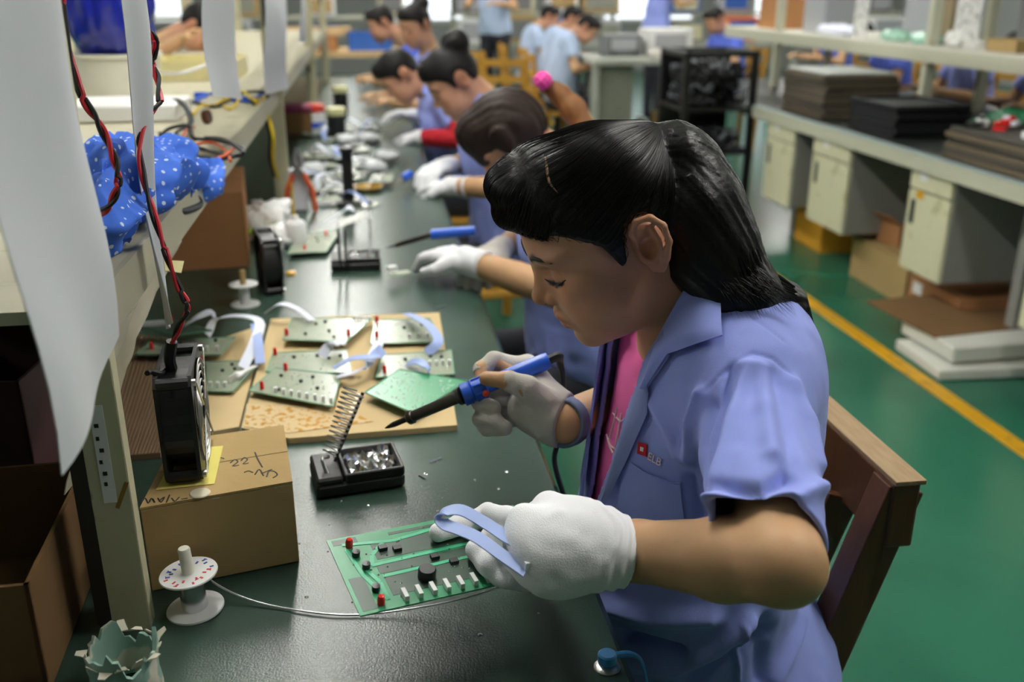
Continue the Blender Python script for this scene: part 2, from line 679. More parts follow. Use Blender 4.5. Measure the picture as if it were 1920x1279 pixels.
LAMPS = [(-.1, 1.7), (-.1, 3.4), (-.1, 5.2), (-.1, 7.0), (-.1, 8.8), (1.4, .9),  # the single aisle lamp is added to brighten the shirt and near floor
         (2.9, 6.4), (2.9, 8.4), (2.9, 10.6), (-3.2, 1.5), (-3.2, 4.0), (-3.2, 6.5), (-3.2, 9.5),
         (6.0, 3.0), (6.0, 6.0), (6.0, 9.0), (2.9, 13.4), (-.1, 13), (6.0, 13)]
_lp = make_lamp()
for i, (x, y) in enumerate(LAMPS):
    o = _lp if i == 0 else copy_tree(_lp)
    o.location = (x, y, 2.6)
    rown = {-.1: 'near bench', 2.9: 'right bench', 1.4: 'green aisle, added to light the shirt', -3.2: 'left aisle', 6.0: 'far right aisle'}[x]
    o['label'] = f'twin-tube fluorescent lamp over the {rown}, ' + (('nearest', 'second', 'third', 'fourth', 'fifth', 'sixth', 'seventh', 'eighth')[sorted(q[1] for q in LAMPS if q[0] == x).index(y)]) + ' of its row'
# ================================================================== NEAR BENCH AND ITS SHELF
TZ = .75
m_mat = pm('bench_mat', '2c4036', rough=.27, var=.16, scale=4, patch='384c42', pscale=2.5, thr=(.4, .7), bump=.16, bscale=420, spec=.4)
m_frame = pm('bench_frame', '8e8e84', rough=.5, var=.08)
bench = thing('workbench', 'long double workbench topped with worn dark green rubber mat', 'workbench', (-.545, 3.6, 0))
G = MB()
prof = [(.20, .752 - .002), (.214, .748), (.222, .738), (.224, .722), (.219, .708), (.208, .703)]
# top slab with a rounded front lip on both sides
xs = [-1.09 + .0] + []
pl = [(p[0], p[1]) for p in prof] + [(-1.09 - p[0], p[1]) for p in prof[::-1]]
Vv = []
for y in (.30, 7.4):
    Vv += [(x, y, z) for x, z in pl]
n = len(pl)
G.add(Vv, [tuple(range(n)), tuple(range(2 * n - 1, n - 1, -1))] + [(i, n + i, n + (i + 1) % n, (i + 1) % n) for i in range(n)])
G.build('table_top', m_mat, bench, smooth=True)
MB().box((-.545, 3.85, .665), (1.32, 6.9, .07)).build('apron', m_frame, bench)
for y in (.5, 2.6, 4.8, 7.1):
    for x in (.08, -1.17):
        MB().box((x, y, .315), (.05, .05, .63)).build('leg', m_frame, bench)
    MB().box((-.545, y, .12), (1.22, .03, .03)).build('stretcher', m_frame, bench)

m_shelf = pm('shelf_paint', 'b9b39a', rough=.45, var=.07, scale=10, patch='9b937a', pscale=18, thr=(.58, .7), bump=.08, bscale=60)
m_fasc = pm('shelf_fascia', 'aaa68e', rough=.5, var=.06, scale=10)
shelf = thing('bench_shelf', 'cream metal shelf on posts running along the middle of the near bench', 'shelf', (-.435, 3.6, TZ))
MB().box((-.547, 3.95, 1.079), (.59, 6.2, .012)).build('shelf_board', m_shelf, shelf)
MB().box((-.2535, 3.95, 1.063), (.007, 6.2, .048)).build('fascia', m_fasc, shelf)
MB().box((-.8405, 3.95, 1.063), (.007, 6.2, .048)).build('fascia', m_fasc, shelf)
MB().box((-.21, 3.6, 1.80), (.03, 7.0, .03)).build('top_rail', m_fasc, shelf)
MB().box((-.88, 3.6, 1.80), (.03, 7.0, .03)).build('top_rail', m_fasc, shelf)
m_post = pm('post_paint', 'c2bd9c', rough=.5, var=.07, scale=14, patch='4a4436', pscale=11, thr=(.62, .66), bump=.15, bscale=80)
m_slot = pm('post_slot', '241f18', rough=.8, var=.2, scale=30)


def post(x, y, sx):
    g = MB()
    w = .046
    g.box((x, y - .0215, 1.275), (w, .003, 1.05)).box((x - sx * .0215, y, 1.275), (.003, w, 1.05))
    g.box((x + sx * .0215, y - .012, 1.275), (.003, .02, 1.05))
    p = g.build('post', m_post, shelf)
    return p


P0 = post(-.262, .868, 1)
for y in (2.96, 5.05, 7.0):
    p = post(-.262, y, 1)
    MB().box((-.272, y - .0236, 1.5), (.010, .002, .5)).build('slot', m_slot, p)
for y in (.868, 2.96, 5.05, 7.0):
    post(-.828, y, -1)
for y in (2.96, 5.05):
    MB().box((-.21, y, 1.80), (.1, .02, .02)).build('bracket', m_fasc, shelf)
# grubby strip and torn tape on the nearest post
MB().box((-.281, .8449, .93), (.014, .0015, .34)).build('dark_strip', m_slot, P0)
for z, w in ((.975, .004), (.962, .003), (.950, .004), (.938, .003), (.926, .004), (.915, .003)):
    MB().box((-.258 + random.uniform(-.002, .002), .8446, z), (w, .001, .004)).build('tape_mark', m_slot, P0)
MB().box((-.257, .8450, .945), (.012, .001, .10)).build('tape', M_['white'], P0)
MB().box((-.246, .8452, .902), (.004, .0012, .03), M=np.array([[.9, 0, .4], [0, 1, 0], [-.4, 0, .9]])).build('tape_stain', pm('stain', '8a6a20', rough=.7), P0)
# ================================================================== PERSON MODELLING
def hframe(yaw, pitch, roll):
    """columns: face direction, left, up; yaw 0 looks along -X"""
    y, p, r = [math.radians(v) for v in (yaw, pitch, roll)]
    f = np.array([-math.cos(p) * math.cos(y), -math.cos(p) * math.sin(y), -math.sin(p)])
    l = np.array([math.sin(y), -math.cos(y), 0.])
    u = np.cross(f, l)
    l2 = math.cos(r) * l + math.sin(r) * u
    return np.stack([f, l2, np.cross(f, l2)], 1)


def head_sdf(Q, ear=True, k=1.):
    """Q in head millimetres: x face, y left, z up, origin between the ears"""
    A = Q.copy()
    A[:, 1] = np.abs(A[:, 1])
    d = ell(A, (10, 0, 38), (82, 71, 77))
    d = smin(d, ell(A, (46, 0, -12), (49, 57, 78)), 18)
    d = smin(d, ell(A, (52, 0, -62), (38, 44, 33)), 16)
    d = smin(d, ell(A, (28, 31, -50), (36, 28, 36)), 16)
    d = smin(d, sph(A, (74, 0, -81), 15), 16)
    d = smin(d, ell(A, (55, 35, -30), (30, 27, 37)), 16)
    d = smin(d, ell(A, (69, 29, 35), (20, 28, 9)), 12)
    d = smin(d, ell(A, (64, 45, -5), (16, 15, 13)), 14)
    d = smax(d, -ell(A, (95, 29, 14), (14, 17, 9)), 10)
    d = smin(d, ell(A, (70, 31, 11), (13, 16, 10.5)), 4)
    # crease above the lid
    d = smax(d, -chain(A, [(83, 18, 17), (83, 31, 19.5), (77, 45, 16)], [1, 1.6, 1]), 3)
    d = smax(d, -chain(A, [(84, 18, 4), (85, 31, 1.5), (78, 46, 5)], [.8, 1.5, 1]), 2)
    d = smin(d, chain(A, [(84, 0, 26), (92, 0, 6), (101, 0, -11)], [6, 6.5, 8.5]), 9)
    d = smin(d, sph(A, (103.5, 0, -15), 9), 5)
    d = smin(d, ell(A, (93, 13, -18.5), (9.5, 7.5, 7.5)), 3)
    d = smax(d, -ell(A, (97.5, 7, -25.5), (5, 3.2, 4)), 2)
    # mouth
    d = smin(d, ell(A, (80, 0, -48), (18, 27, 20)), 8)
    d = smin(d, ell(A, (91, 0, -42.5), (9.5, 21, 5.5)), 5)
    d = smin(d, ell(A, (88, 0, -54.5), (9.5, 17, 6)), 5)
    d = smax(d, -chain(A, [(102, 0, -48.5), (95, 12, -49), (84, 27, -52)], [1.6, 1.5, 1.2]), 3)
    d = smax(d, -ell(A, (96, 0, -66), (8, 18, 4)), 8)
    d = smax(d, -ell(A, (101, 0, -35), (5, 3, 6)), 4)
    if ear:
        out = [(-2, 72, 14), (1, 77, 28), (-8, 82, 38), (-21, 85, 36), (-29, 86, 22), (-28, 84, 4), (-20, 79, -12), (-12, 74, -21), (-6, 71, -19)]
        e = chain(A, out, [3, 3.3, 3.4, 3.6, 3.6, 3.4, 3.6, 4.6, 4.2], 2)
        e = smin(e, ell(A, (-13, 76, 8), (15, 3.2, 27), np.array([[.96, -.22, 0], [.22, .96, 0], [0, 0, 1]])), 4)
        e = smin(e, chain(A, [(-19, 81, 26), (-20, 82, 10), (-15, 79, -6)], [2.6, 3.2, 2.6]), 4)
        e = smin(e, sph(A, (-1, 73, 0), 4.6), 4)
        e = smin(e, ell(A, (-10, 68, 5), (14, 10, 24)), 6)
        e = smax(e, -ell(A, (-8, 80, 5), (7.5, 8, 11)), 4)
        e = smax(e, -chain(A, [(-4, 82, 20), (-14, 85, 30), (-23, 87, 22), (-23, 86, 8)], [2.2, 2.6, 2.4, 2]), 3)
        d = smin(d, e, 4)
    return d


def face_color(Q, lips=True):
    A = Q.copy()
    A[:, 1] = np.abs(A[:, 1])
    c = np.ones((len(Q), 3), np.float32)
    c *= 1 - np.clip((Q[:, 2:3] + 115) / 30, 0, 1) * np.clip(1.6 - np.linalg.norm(Q, axis=1)[:, None] / 120, 0, 1) * np.array([.04, .17, .0], np.float32)

    def mixc(w, col):
        w = np.clip(w, 0, 1)[:, None]
        c[:] = c * (1 - w) + np.array(col, np.float32) * c * w

    S = A * np.array([.3, 1, 1], np.float32)

    def cs(pts, rs):
        return chain(S, [(p[0] * .3, p[1], p[2]) for p in pts], rs)

    mixc(.5 * np.exp(-(sph(A, (74, 44, -18), 0) / 22) ** 2), (1.0, .78, .74))
    mixc(.5 * np.exp(-(sph(A, (100, 0, -16), 0) / 15) ** 2), (1., .8, .75))
    front = A[:, 0] > 60
    lp = np.minimum(ell(S, (28, 0, -43.5), (9, 21, 4.8)), ell(S, (28, 0, -54.5), (9, 18, 5)))
    mixc(front * .9 * np.clip(.5 - lp / 2, 0, 1), (.80, .56, .55))
    mixc(front * .9 * np.clip(1.2 - cs([(98, 0, -48.5), (92, 12, -49), (82, 26, -52)], [0, 0, 0]) / 1.6, 0, 1), (.3, .16, .16))
    br = cs([(92, 9, 30), (90, 26, 37), (76, 51, 33)], [4.2, 3.8, 1.6])
    mixc(front * .95 * np.clip(.6 - br / 3, 0, 1), (.12, .1, .1))
    ls = cs([(84, 15, 5), (85, 24, 3), (84, 34, 1.5), (78, 48, 6)], [1.2, 2.2, 2.5, 2.0])
    mixc(front * .97 * np.clip(.6 - ls / 1.6, 0, 1), (.04, .035, .035))
    cr = cs([(84, 17, 16), (84, 31, 19.5), (78, 46, 15)], [.3, .6, .4])
    mixc(front * .6 * np.clip(.5 - cr / 2, 0, 1), (.4, .3, .28))
    mixc(front * .35 * np.clip(.5 - ell(S, (25, 31, 11), (9, 17, 8)) / 6, 0, 1), (.7, .58, .56))
    mixc(.95 * np.clip(.5 - sph(A, (98, 7, -26), 4) / 1.5, 0, 1), (.2, .12, .1))
    fold = cs([(90, 20, -20), (84, 28, -34)], [.4, .4])
    mixc(front * .25 * np.clip(.5 - fold / 3, 0, 1), (.6, .5, .48))
    ear = np.exp(-(ell(A, (-10, 80, 8), (16, 10, 26)) / 10) ** 2)
    mixc(.4 * ear, (1., .76, .68))
    mixc(.5 * np.exp(-(ell(A, (-8, 77, 8), (8, 6, 12)) / 4) ** 2), (.7, .45, .4))
    # faint hair along the sideburn and temple
    sb = chain(A, [(26, 66, 30), (20, 69, 5), (19, 69, -18)], [9, 6, 2])
    mixc(.8 * np.clip(.4 - sb / 9, 0, 1), (.2, .17, .16))
    return c


def surf(fn, pts, off=0., t0=.62, n=40):
    """walk along survey rays onto a modelled surface; off lifts the point along the surface normal"""
    R = np.array([ray(x, y) for x, y in pts]).astype(np.float32)
    t = np.full(len(R), t0, np.float32)
    bt, bd = t.copy(), np.full(len(R), 9., np.float32)
    for _ in range(n):
        d = fn((CAM + R * t[:, None]).astype(np.float32))
        k = np.abs(d) < bd
        bd[k] = np.abs(d)[k]
        bt[k] = t[k]
        t = np.clip(t + .8 * d, t0, t0 + .9)
    t = bt
    P = (CAM + R * t[:, None]).astype(np.float32)
    if off:
        e = .003
        g = np.stack([fn(P + np.array(v, np.float32) * e) - fn(P - np.array(v, np.float32) * e) for v in ((1, 0, 0), (0, 1, 0), (0, 0, 1))], 1)
        P = P + off * g / (np.linalg.norm(g, axis=1)[:, None] + 1e-6)
    return P.astype(float)


def march(fn, O, D, n=40):
    P = np.array(O, np.float32)
    D = np.array(D, np.float32)
    for _ in range(n):
        P = P + D * (.8 * fn(P))[:, None]
    return P.astype(float)


def dens(pts, n=4):
    P = np.array(pts, float)
    return np.vstack([P[i] + (P[i + 1] - P[i]) * k / n for i in range(len(P) - 1) for k in range(n)] + [P[-1:]])


# ================================================================== THE WOMAN IN FRONT
HM = hframe(1.18, 28.71, -2.67)
HC = np.array([.2552, .9503, 1.109])


def toh(P):
    return ((P - HC.astype(np.float32)) @ HM.astype(np.float32)) * 1000.


def fromh(q):
    return HM @ (np.array(q, float) / 1000) + HC


Lsh = W(1418, 745, .965)
Lel = W(1470, 1060, .765)
Lwr = W(1195, 1033, .885)
Rsh = np.array([.355, 1.10, .99])
Rel = np.array([.45, 1.27, .80])
Rwr = W(1062, 790, 1.125)
wom = thing('person', 'nearest woman in pale blue work shirt soldering a board, long black ponytail', 'person', (.40, .97, 0), group=None)


def torso_sdf(P, o=0.):
    d = ell(P, (.374, .97, .90), (.108 + o, .160 + o, .17 + o))
    d = smin(d, ell(P, (.357, .97, .73), (.124 + o, .165 + o, .20 + o)), .05)
    d = smin(d, seg(P, (.362, .845, .985), (.352, 1.10, .985), .043 + o), .06)
    d = smin(d, ell(P, (.378, .97, .945), (.083 + o, .14 + o, .10 + o)), .05)
    d = smin(d, ell(P, (.40, .97, .55), (.15 + o, .18 + o, .13 + o)), .05)
    return d


def neck_sdf(P):
    return seg(P, fromh((-14, 0, -35)), np.array([.352, .97, 1.01]), .053, .062)


def body_fn(P):
    d = head_sdf(toh(P)) / 1000.
    d = smin(d, neck_sdf(P), .022)
    d = smin(d, torso_sdf(P, -.024), .03)
    la = chain(P, [Lsh, Lsh * .3 + Lel * .7, Lel], [.040, .0335, .032])
    la = smin(la, chain(P, [Lel, Lel * .62 + Lwr * .38, Lwr], [.0310, .0345, .027], .01), .012)
    d = smin(d, la, .02)
    ra = chain(P, [Rsh, Rel], [.042, .038])
    ra = smin(ra, chain(P, [Rel, Rel * .6 + Rwr * .4, Rwr], [.037, .035, .025], .01), .02)
    d = smin(d, ra, .02)
    hr = chain(P, [Rwr, W(1020, 770, 1.13), W(985, 715, 1.145), W(925, 676, 1.15), W(902, 692, 1.14), W(904, 724, 1.123)], [.024, .02, .011, .009, .0085, .0078], .006)
    ht = chain(P, [W(1020, 770, 1.13), W(988, 728, 1.10), W(955, 714, 1.10), W(912, 710, 1.107)], [.018, .011, .0105, .0085], .006)
    d = smin(d, smin(hr, ht, .006), .01)
    hl = chain(P, [Lwr, W(1120, 1030, .877), W(1040, 1025, .868)], [.027, .022, .018], .01)
    return smin(d, hl, .01)


body = sdf_obj('body', body_fn, (.10, .50, .42), (.56, 1.30, 1.28), .0024, M_['skin'], wom, color=lambda V: face_color(toh(V.astype(np.float32))))

# ---- trousers and shoes (under the bench)
kneeL, kneeR = np.array([.02, .86, .52]), np.array([.02, 1.08, .52])


def trou_fn(P):
    d = ell(P, (.395, .97, .50), (.14, .17, .085))
    for k in (kneeL, kneeR):
        h = np.array([.40, k[1] + (.97 - k[1]) * .2, .53])
        d = smin(d, chain(P, [h, k, k + np.array([.10, 0, -.42])], [.080, .066, .048], .02), .03)
    return d


sdf_obj('trousers', trou_fn, (-.1, .7, .05), (.62, 1.25, .72), .008, M_['trouser'], wom)
for k in (kneeL, kneeR):
    f = k + np.array([.08, 0, -.47])
    sdf_obj('shoe', lambda P, f=f: smax(smin(ell(P, f + np.array([-.05, 0, .0]), (.11, .042, .04)), ell(P, f + np.array([.03, 0, .02]), (.045, .036, .055)), .02), -(P[:, 2] - .003), .004),
            f - np.array([.2, .08, .08]), f + np.array([.12, .08, .1]), .006, M_['blackm'], wom)

# ---- blue shirt
sdir = (Lel - Lsh) / np.linalg.norm(Lel - Lsh)
rdir = (Rel - Rsh) / np.linalg.norm(Rel - Rsh)
SL = np.linalg.norm(Lel - Lsh)


def ridge(P, pts, r, h):
    """soft fold along a line"""
    return -h * np.exp(-(chain(P, pts, [0] * len(pts)) / r) ** 2)


def shirt_base(P):
    d = torso_sdf(P, .006)
    s = seg(P, Lsh + np.array([0, .01, .0]), W(1440, 1050, .770), .056, .0475)
    d = smin(d, s, .028)
    return smin(d, seg(P, Rsh, Rel, .064, .062), .03)


FOLDS = [(surf(shirt_base, dens(p, 3)), r * .85, h * 1.5) for p, r, h in [
    ([(1400, 690), (1370, 790), (1345, 900), (1340, 970)], .011, .006),
    ([(1375, 700), (1345, 800), (1325, 900)], .008, -.005),
    ([(1450, 700), (1475, 800), (1490, 900), (1500, 960)], .010, -.0025),
    ([(1425, 690), (1440, 780), (1450, 850)], .010, .005),
    ([(1490, 720), (1520, 800), (1535, 870)], .010, .005),
    ([(1345, 945), (1420, 955), (1500, 930), (1535, 915)], .009, .0065),
    ([(1350, 915), (1430, 915), (1480, 890)], .008, -.006),
    ([(1400, 985), (1460, 965), (1530, 985)], .008, .0055),
    ([(1440, 940), (1500, 960), (1540, 1010)], .007, -.004),
    ([(1315, 740), (1295, 800), (1290, 880)], .009, .007),
    ([(1335, 760), (1320, 830), (1318, 900)], .008, -.006),
    ([(1290, 880), (1305, 940), (1320, 980)], .009, -.007),
    ([(1225, 760), (1250, 800), (1270, 850)], .010, .004),
    ([(1240, 905), (1262, 960), (1280, 1000)], .007, .004),
    ([(1140, 1135), (1230, 1160), (1330, 1155)], .013, .010),
    ([(1165, 1195), (1220, 1210), (1275, 1225)], .009, -.014),
    ([(1180, 1240), (1270, 1250), (1340, 1215), (1400, 1165)], .013, .010),
    ([(1290, 1275), (1370, 1235), (1440, 1190)], .012, -.008),
    ([(1390, 1165), (1386, 1220), (1384, 1275)], .0035, .004),
    ([(1500, 1160), (1480, 1220), (1455, 1275)], .011, .008),
    ([(1430, 1170), (1425, 1275)], .012, -.006)]]
SEAM = [(surf(shirt_base, dens(p, 3)), r, h) for p, r, h in [
    ([(1300, 830), (1303, 790), (1318, 745), (1348, 708), (1380, 680), (1412, 663), (1450, 672), (1482, 698), (1496, 720)], .0024, -.0018),
    ([(1300, 560), (1360, 560), (1420, 600), (1470, 640)], .0022, -.0012)]]


def shirt_folds(Q):
    e = .0024 * noise3(Q, (22, 22, 16)) + .0012 * noise3(Q, (60, 60, 42))
    for pts, r, h in FOLDS + SEAM:
        m = ((Q > pts.min(0) - 3 * r) & (Q < pts.max(0) + 3 * r)).all(1)
        if m.any():
            e[m] += ridge(Q[m], pts, r, h)
    return e


def shirt_outer(P):
    return shirt_base(P) + shirt_folds(P)


def vneck(P):
    """>0 inside the open front"""
    z = P[:, 2]
    yn = np.interp(z, [.76, .80, .85, .91, 1.0, 1.1], [.97, .942, .932, .926, .905, .89])
    yf = np.interp(z, [.76, .80, .85, .91, 1.0, 1.1], [.96, .968, .99, 1.02, 1.035, 1.05])
    return np.minimum(np.minimum(P[:, 1] - yn, yf - P[:, 1]), .36 - P[:, 0])


# ---- pink tee under the open shirt


def tee_fn(P):
    d = torso_sdf(P, -.006)
    cut = (P[:, 2] - .97) - .9 * (P[:, 0] - .30)
    d = smax(d, cut * .8, .01)
    return np.maximum(d, -(vneck(P) + .05))


sdf_obj('undershirt', tee_fn, (.18, .76, .72), (.52, 1.16, 1.05), .005, M_['tee'], wom)


def shirt_fn(P):
    o = shirt_base(P)
    d = np.maximum(o, -(o + .0055))
    tl = (P - Lsh.astype(np.float32)) @ sdir.astype(np.float32)
    hx = Lsh + (Lel - Lsh) * .85
    lh = np.minimum(tl - SL * .90 - .26 * (P[:, 0] - hx[0]) + .12 * (P[:, 2] - hx[2]), torso_sdf(P, .006) - .004)
    lh = np.where(P[:, 1] < .90, lh, -1.)
    tr = (P - Rsh.astype(np.float32)) @ rdir.astype(np.float32) - .13
    rh = np.where((P[:, 1] > 1.10) & (P[:, 2] < .95) & (seg(P, Rsh, Rel, .09) < 0), tr, -1.)
    d = smax(d, lh, .004)
    d = np.maximum(d, rh)
    d = np.maximum(d, vneck(P))
    # neck hole
    d = np.maximum(d, -(neck_sdf(P) - .010))
    d = np.maximum(d, .50 - P[:, 2])
    return d


shirt = sdf_obj('shirt', shirt_fn, (.15, .52, .49), (.60, 1.28, 1.10), .0024, M_['shirt'], wom, post=lambda V: V - grad(shirt_base, V) * shirt_folds(V)[:, None])
# ---- hair: cap, swept fringe, ponytail
HT = (-64, 4, 74)          # where the ponytail is tied


def hairline(Q):
    """>0 where hair grows"""
    x, y, z = Q[:, 0], np.abs(Q[:, 1]), Q[:, 2]
    zl = np.interp(x, [-110, -70, -44, -34, -24, -10, 2, 9, 15, 21, 25, 30, 37, 50, 64, 77, 100], [-60, -58, -40, 4, 36, 42, 38, 26, -2, -4, 12, 28, 36, 47, 56, 60, 70])
    return (z - zl) * .75


def cap_fn(Q):
    d = ell(Q, (9, 0, 38), (91, 79, 87))
    d = smin(d, ell(Q, (48, -6, 88), (44, 56, 44)), 20)
    d = smin(d, ell(Q, (75, -4, 106), (25, 44, 21)), 10)
    d = smin(d, ell(Q, (84, -4, 82), (21, 42, 16)), 6)
    d = smin(d, chain(Q, [(-20, 36, 78), HT], [26, 17]), 26)
    d = smax(d, -hairline(Q), 6)
    return d


def cap_strand(Q):
    """fine grooves that run towards the tie"""
    a = np.arctan2(Q[:, 1] - HT[1], Q[:, 2] - 40.)
    r = np.linalg.norm(Q - np.array(HT, np.float32), axis=1)
    back = np.clip((60 - Q[:, 0]) / 25, 0, 1)
    g1 = noise3(np.stack([a * 26, r * .012, 0 * a], 1)) * .9 + noise3(np.stack([a * 60, r * .02, 0 * a + 5], 1)) * .5
    g2 = noise3(np.stack([(Q[:, 0] * .6 + Q[:, 2] * .8) * .22, Q[:, 1] * .03, 0 * a], 1)) * .9
    return back * g1 + (1 - back) * g2


PT = [fromh(HT), W(1256, 280, .975), W(1284, 318, .985), W(1312, 385, .985), W(1342, 460, .985), W(1388, 545, .985), np.array([.432, .930, 1.028]), np.array([.468, .950, .985]), np.array([.491, .962, .920]), np.array([.496, .968, .862])]
PRs = [.014, .023, .036, .042, .040, .034, .024, .014, .010, .003]


def pony_fn(P):
    d = chain(P, PT, PRs, .02)
    d = smin(d, chain(P, [W(1270, 300, .97), W(1295, 400, .97), W(1310, 500, .975), W(1345, 560, .965)], [.02, .027, .024, .008], .02), .03)
    return d


def hair_fn(P):
    Q = toh(P)
    d = (cap_fn(Q) + cap_strand(Q)) / 1000.
    p = pony_fn(P)
    s = np.zeros(len(P), np.float32)
    m = np.abs(p) < .02
    if m.any():
        Q = P[m]
        best = np.full(len(Q), 9., np.float32)
        ang = np.zeros(len(Q), np.float32)
        for i in range(len(PT) - 1):
            a, b = PT[i].astype(np.float32), PT[i + 1].astype(np.float32)
            ba = b - a
            t = np.clip((Q - a) @ ba / (ba @ ba), 0, 1)
            o = Q - a - t[:, None] * ba
            dd = np.linalg.norm(o, axis=1)
            u = np.cross(ba, (0, -1, .2))
            u /= np.linalg.norm(u)
            v = np.cross(ba, u)
            v /= np.linalg.norm(v)
            an = np.arctan2(o @ v, o @ u)
            k = dd < best
            best[k] = dd[k]
            ang[k] = (an + (i + t) * .25)[k]
        s[m] = noise3(np.stack([ang * 13, 0 * ang, 0 * ang], 1)) * .0008 + noise3(np.stack([ang * 29, 0 * ang + 3, 0 * ang], 1)) * .0006
    d = smin(d, p + s, .008)
    return d


hair = sdf_obj('hair', hair_fn, (.10, .78, .80), (.62, 1.20, 1.30), .0022, M_['hair'], wom)


def grow(fn, start, dirf, n=14, step=.012, lift=.0012):
    """strands that creep along the surface fn, steered by dirf; returns (N, n, 3)"""
    P = start.astype(np.float32).copy()
    out = [P.copy()]
    e = .002
    for i in range(n - 1):
        g = np.stack([fn(P + np.array(v, np.float32) * e) - fn(P - np.array(v, np.float32) * e) for v in ((1, 0, 0), (0, 1, 0), (0, 0, 1))], 1)
        g /= np.linalg.norm(g, axis=1)[:, None] + 1e-6
        v = dirf(P)
        v = v - g * (v * g).sum(1)[:, None]
        v /= np.linalg.norm(v, axis=1)[:, None] + 1e-6
        P = P + v * step
        d = fn(P)
        P = P - g * np.clip(d - lift, -.006, .006)[:, None]
        out.append(P.copy())
    return np.stack(out, 1)


def strands_obj(name, T, r, mat, parent, jit=.0):
    """T (N,n,3) -> thin three-sided tapering tubes in one mesh"""
    N, n, _ = T.shape
    D = np.gradient(T, axis=1)
    D /= np.linalg.norm(D, axis=2)[:, :, None] + 1e-9
    ref = np.array([.3, -.9, .3])
    u = np.cross(D, ref)
    u /= np.linalg.norm(u, axis=2)[:, :, None] + 1e-9
    v = np.cross(D, u)
    tp = (r * np.sin(np.linspace(.35, math.pi - .05, n)))[None, :, None]
    V = np.stack([T + tp * (math.cos(a) * u + math.sin(a) * v) for a in (0, 2.094, 4.189)], 2).reshape(-1, 3)
    base = (np.arange(N)[:, None] * n + np.arange(n - 1)[None]).reshape(-1) * 3
    F = np.concatenate([np.stack([base + k, base + (k + 1) % 3, base + 3 + (k + 1) % 3, base + 3 + k], 1) for k in range(3)])
    o = link_mesh(name, V - rootloc(parent), F, mat, parent, smooth=True)
    o['kind'] = 'stuff'
    return o


def cap_w(P):
    return cap_fn(toh(P)) / 1000.


_hv = np.array([v.co[:] for v in hair.data.vertices]) + rootloc(wom)
_q = toh(_hv.astype(np.float32))
_on = np.abs(cap_fn(_q)) < 3
_sel = _hv[_on & (_q[:, 1] > -45)]
st = _sel[RNG.choice(len(_sel), 2600)]
tie_w = fromh(HT)


def flow(P):
    Q = toh(P)
    v = (tie_w - P)
    v = v / (np.linalg.norm(v, axis=1)[:, None] + 1e-6)
    f = HM @ np.array([.55, -.35, -.75])
    w = np.clip((Q[:, 0] - 52) / 10, 0, 1)[:, None]
    return v * (1 - w) + f[None] * w


TS = grow(cap_w, st, flow, n=12, step=.009, lift=.0016)
strands_obj('hair_strands', TS, .00042, M_['strand'], wom)
# ponytail strands
pt = catmull(PT, 5)
pr = np.interp(np.linspace(0, 1, len(pt)), np.linspace(0, 1, len(PRs)), PRs)
N = 2200
ang = RNG.uniform(0, 2 * math.pi, N)
rad = RNG.uniform(.85, 1.08, N)
t0 = RNG.uniform(0, .35, N)
t1 = np.clip(t0 + RNG.uniform(.4, .75, N), 0, 1)
n_ = 16
TP = np.zeros((N, n_, 3))
for j in range(n_):
    t = (t0 + (t1 - t0) * j / (n_ - 1)) * (len(pt) - 1)
    i0 = np.clip(t.astype(int), 0, len(pt) - 2)
    f = (t - i0)[:, None]
    c = pt[i0] * (1 - f) + pt[i0 + 1] * f
    rr = (pr[i0] * (1 - f[:, 0]) + pr[i0 + 1] * f[:, 0]) * rad
    d = pt[i0 + 1] - pt[i0]
    d /= np.linalg.norm(d, axis=1)[:, None]
    u = np.cross(d, (0, -1, .2))
    u /= np.linalg.norm(u, axis=1)[:, None]
    v = np.cross(d, u)
    TP[:, j] = c + rr[:, None] * (np.cos(ang)[:, None] * u + np.sin(ang)[:, None] * v)
strands_obj('ponytail_strands', TP, .0005, M_['strand'], wom)
# loose ends lying on the shoulder
N = 130
TL = np.zeros((N, 8, 3))
for i in range(N):
    a = W(RNG.uniform(1300, 1400), RNG.uniform(490, 545), .955)
    b = W(RNG.uniform(1360, 1500), RNG.uniform(560, 612), .945) + np.array([0, 0, .004])
    if b[0] < a[0] + .02:
        b = b + np.array([.03, 0, 0])
    for j in range(8):
        s = j / 7
        TL[i, j] = a * (1 - s) + b * s + np.array([0, 0, .012 * math.sin(s * 3.1)])
strands_obj('loose_hair', TL, .00035, M_['strand'], wom)
MB().tube([fromh(HT) + .017 * (math.cos(a) * HM[:, 1] + math.sin(a) * (HM[:, 2] * .8 + HM[:, 0] * .6)) for a in np.linspace(0, 6.28, 14)], .005, 8).build('hair_tie', M_['blackm'], wom, smooth=True)

MB().tube(surf(hair_fn, [(1022, 294), (1025, 312), (1028, 334), (1034, 348), (1046, 362)], .0), [.0008, .0013, .0015, .0012, .0005], 6).build('parting', M_['scalp'], wom, smooth=True)

# ---- brows and lashes
def facepts(yz):
    O = np.array([fromh((125, y, z)) for y, z in yz])
    return march(body_fn, O, np.tile(-HM[:, 0], (len(yz), 1)), 60)


for s in (-1, 1):
    q = facepts([(s * y, z) for y, z in ((9, 29), (17, 33), (28, 36.5), (40, 37), (52, 32))])
    MB().tube(q - HM[:, 0] * .0005, [.0014, .0024, .0025, .0020, .0008], 8).build('eyebrow', M_['brow'], wom, smooth=True)
    q = facepts([(s * y, z) for y, z in ((15, 6), (23, 4), (33, 2.5), (43, 4.5), (51, 9))])
    MB().tube(q + HM[:, 0] * .0002, [.0005, .0011, .0014, .0014, .0006], 8).build('eyelashes', M_['brow'], wom, smooth=True)

# ---- collar: leaf folded over, near and far side
def patch(rows, th, n=6):
    G = np.array([catmull(r, n) for r in rows])
    return MB().sheet(G, th)


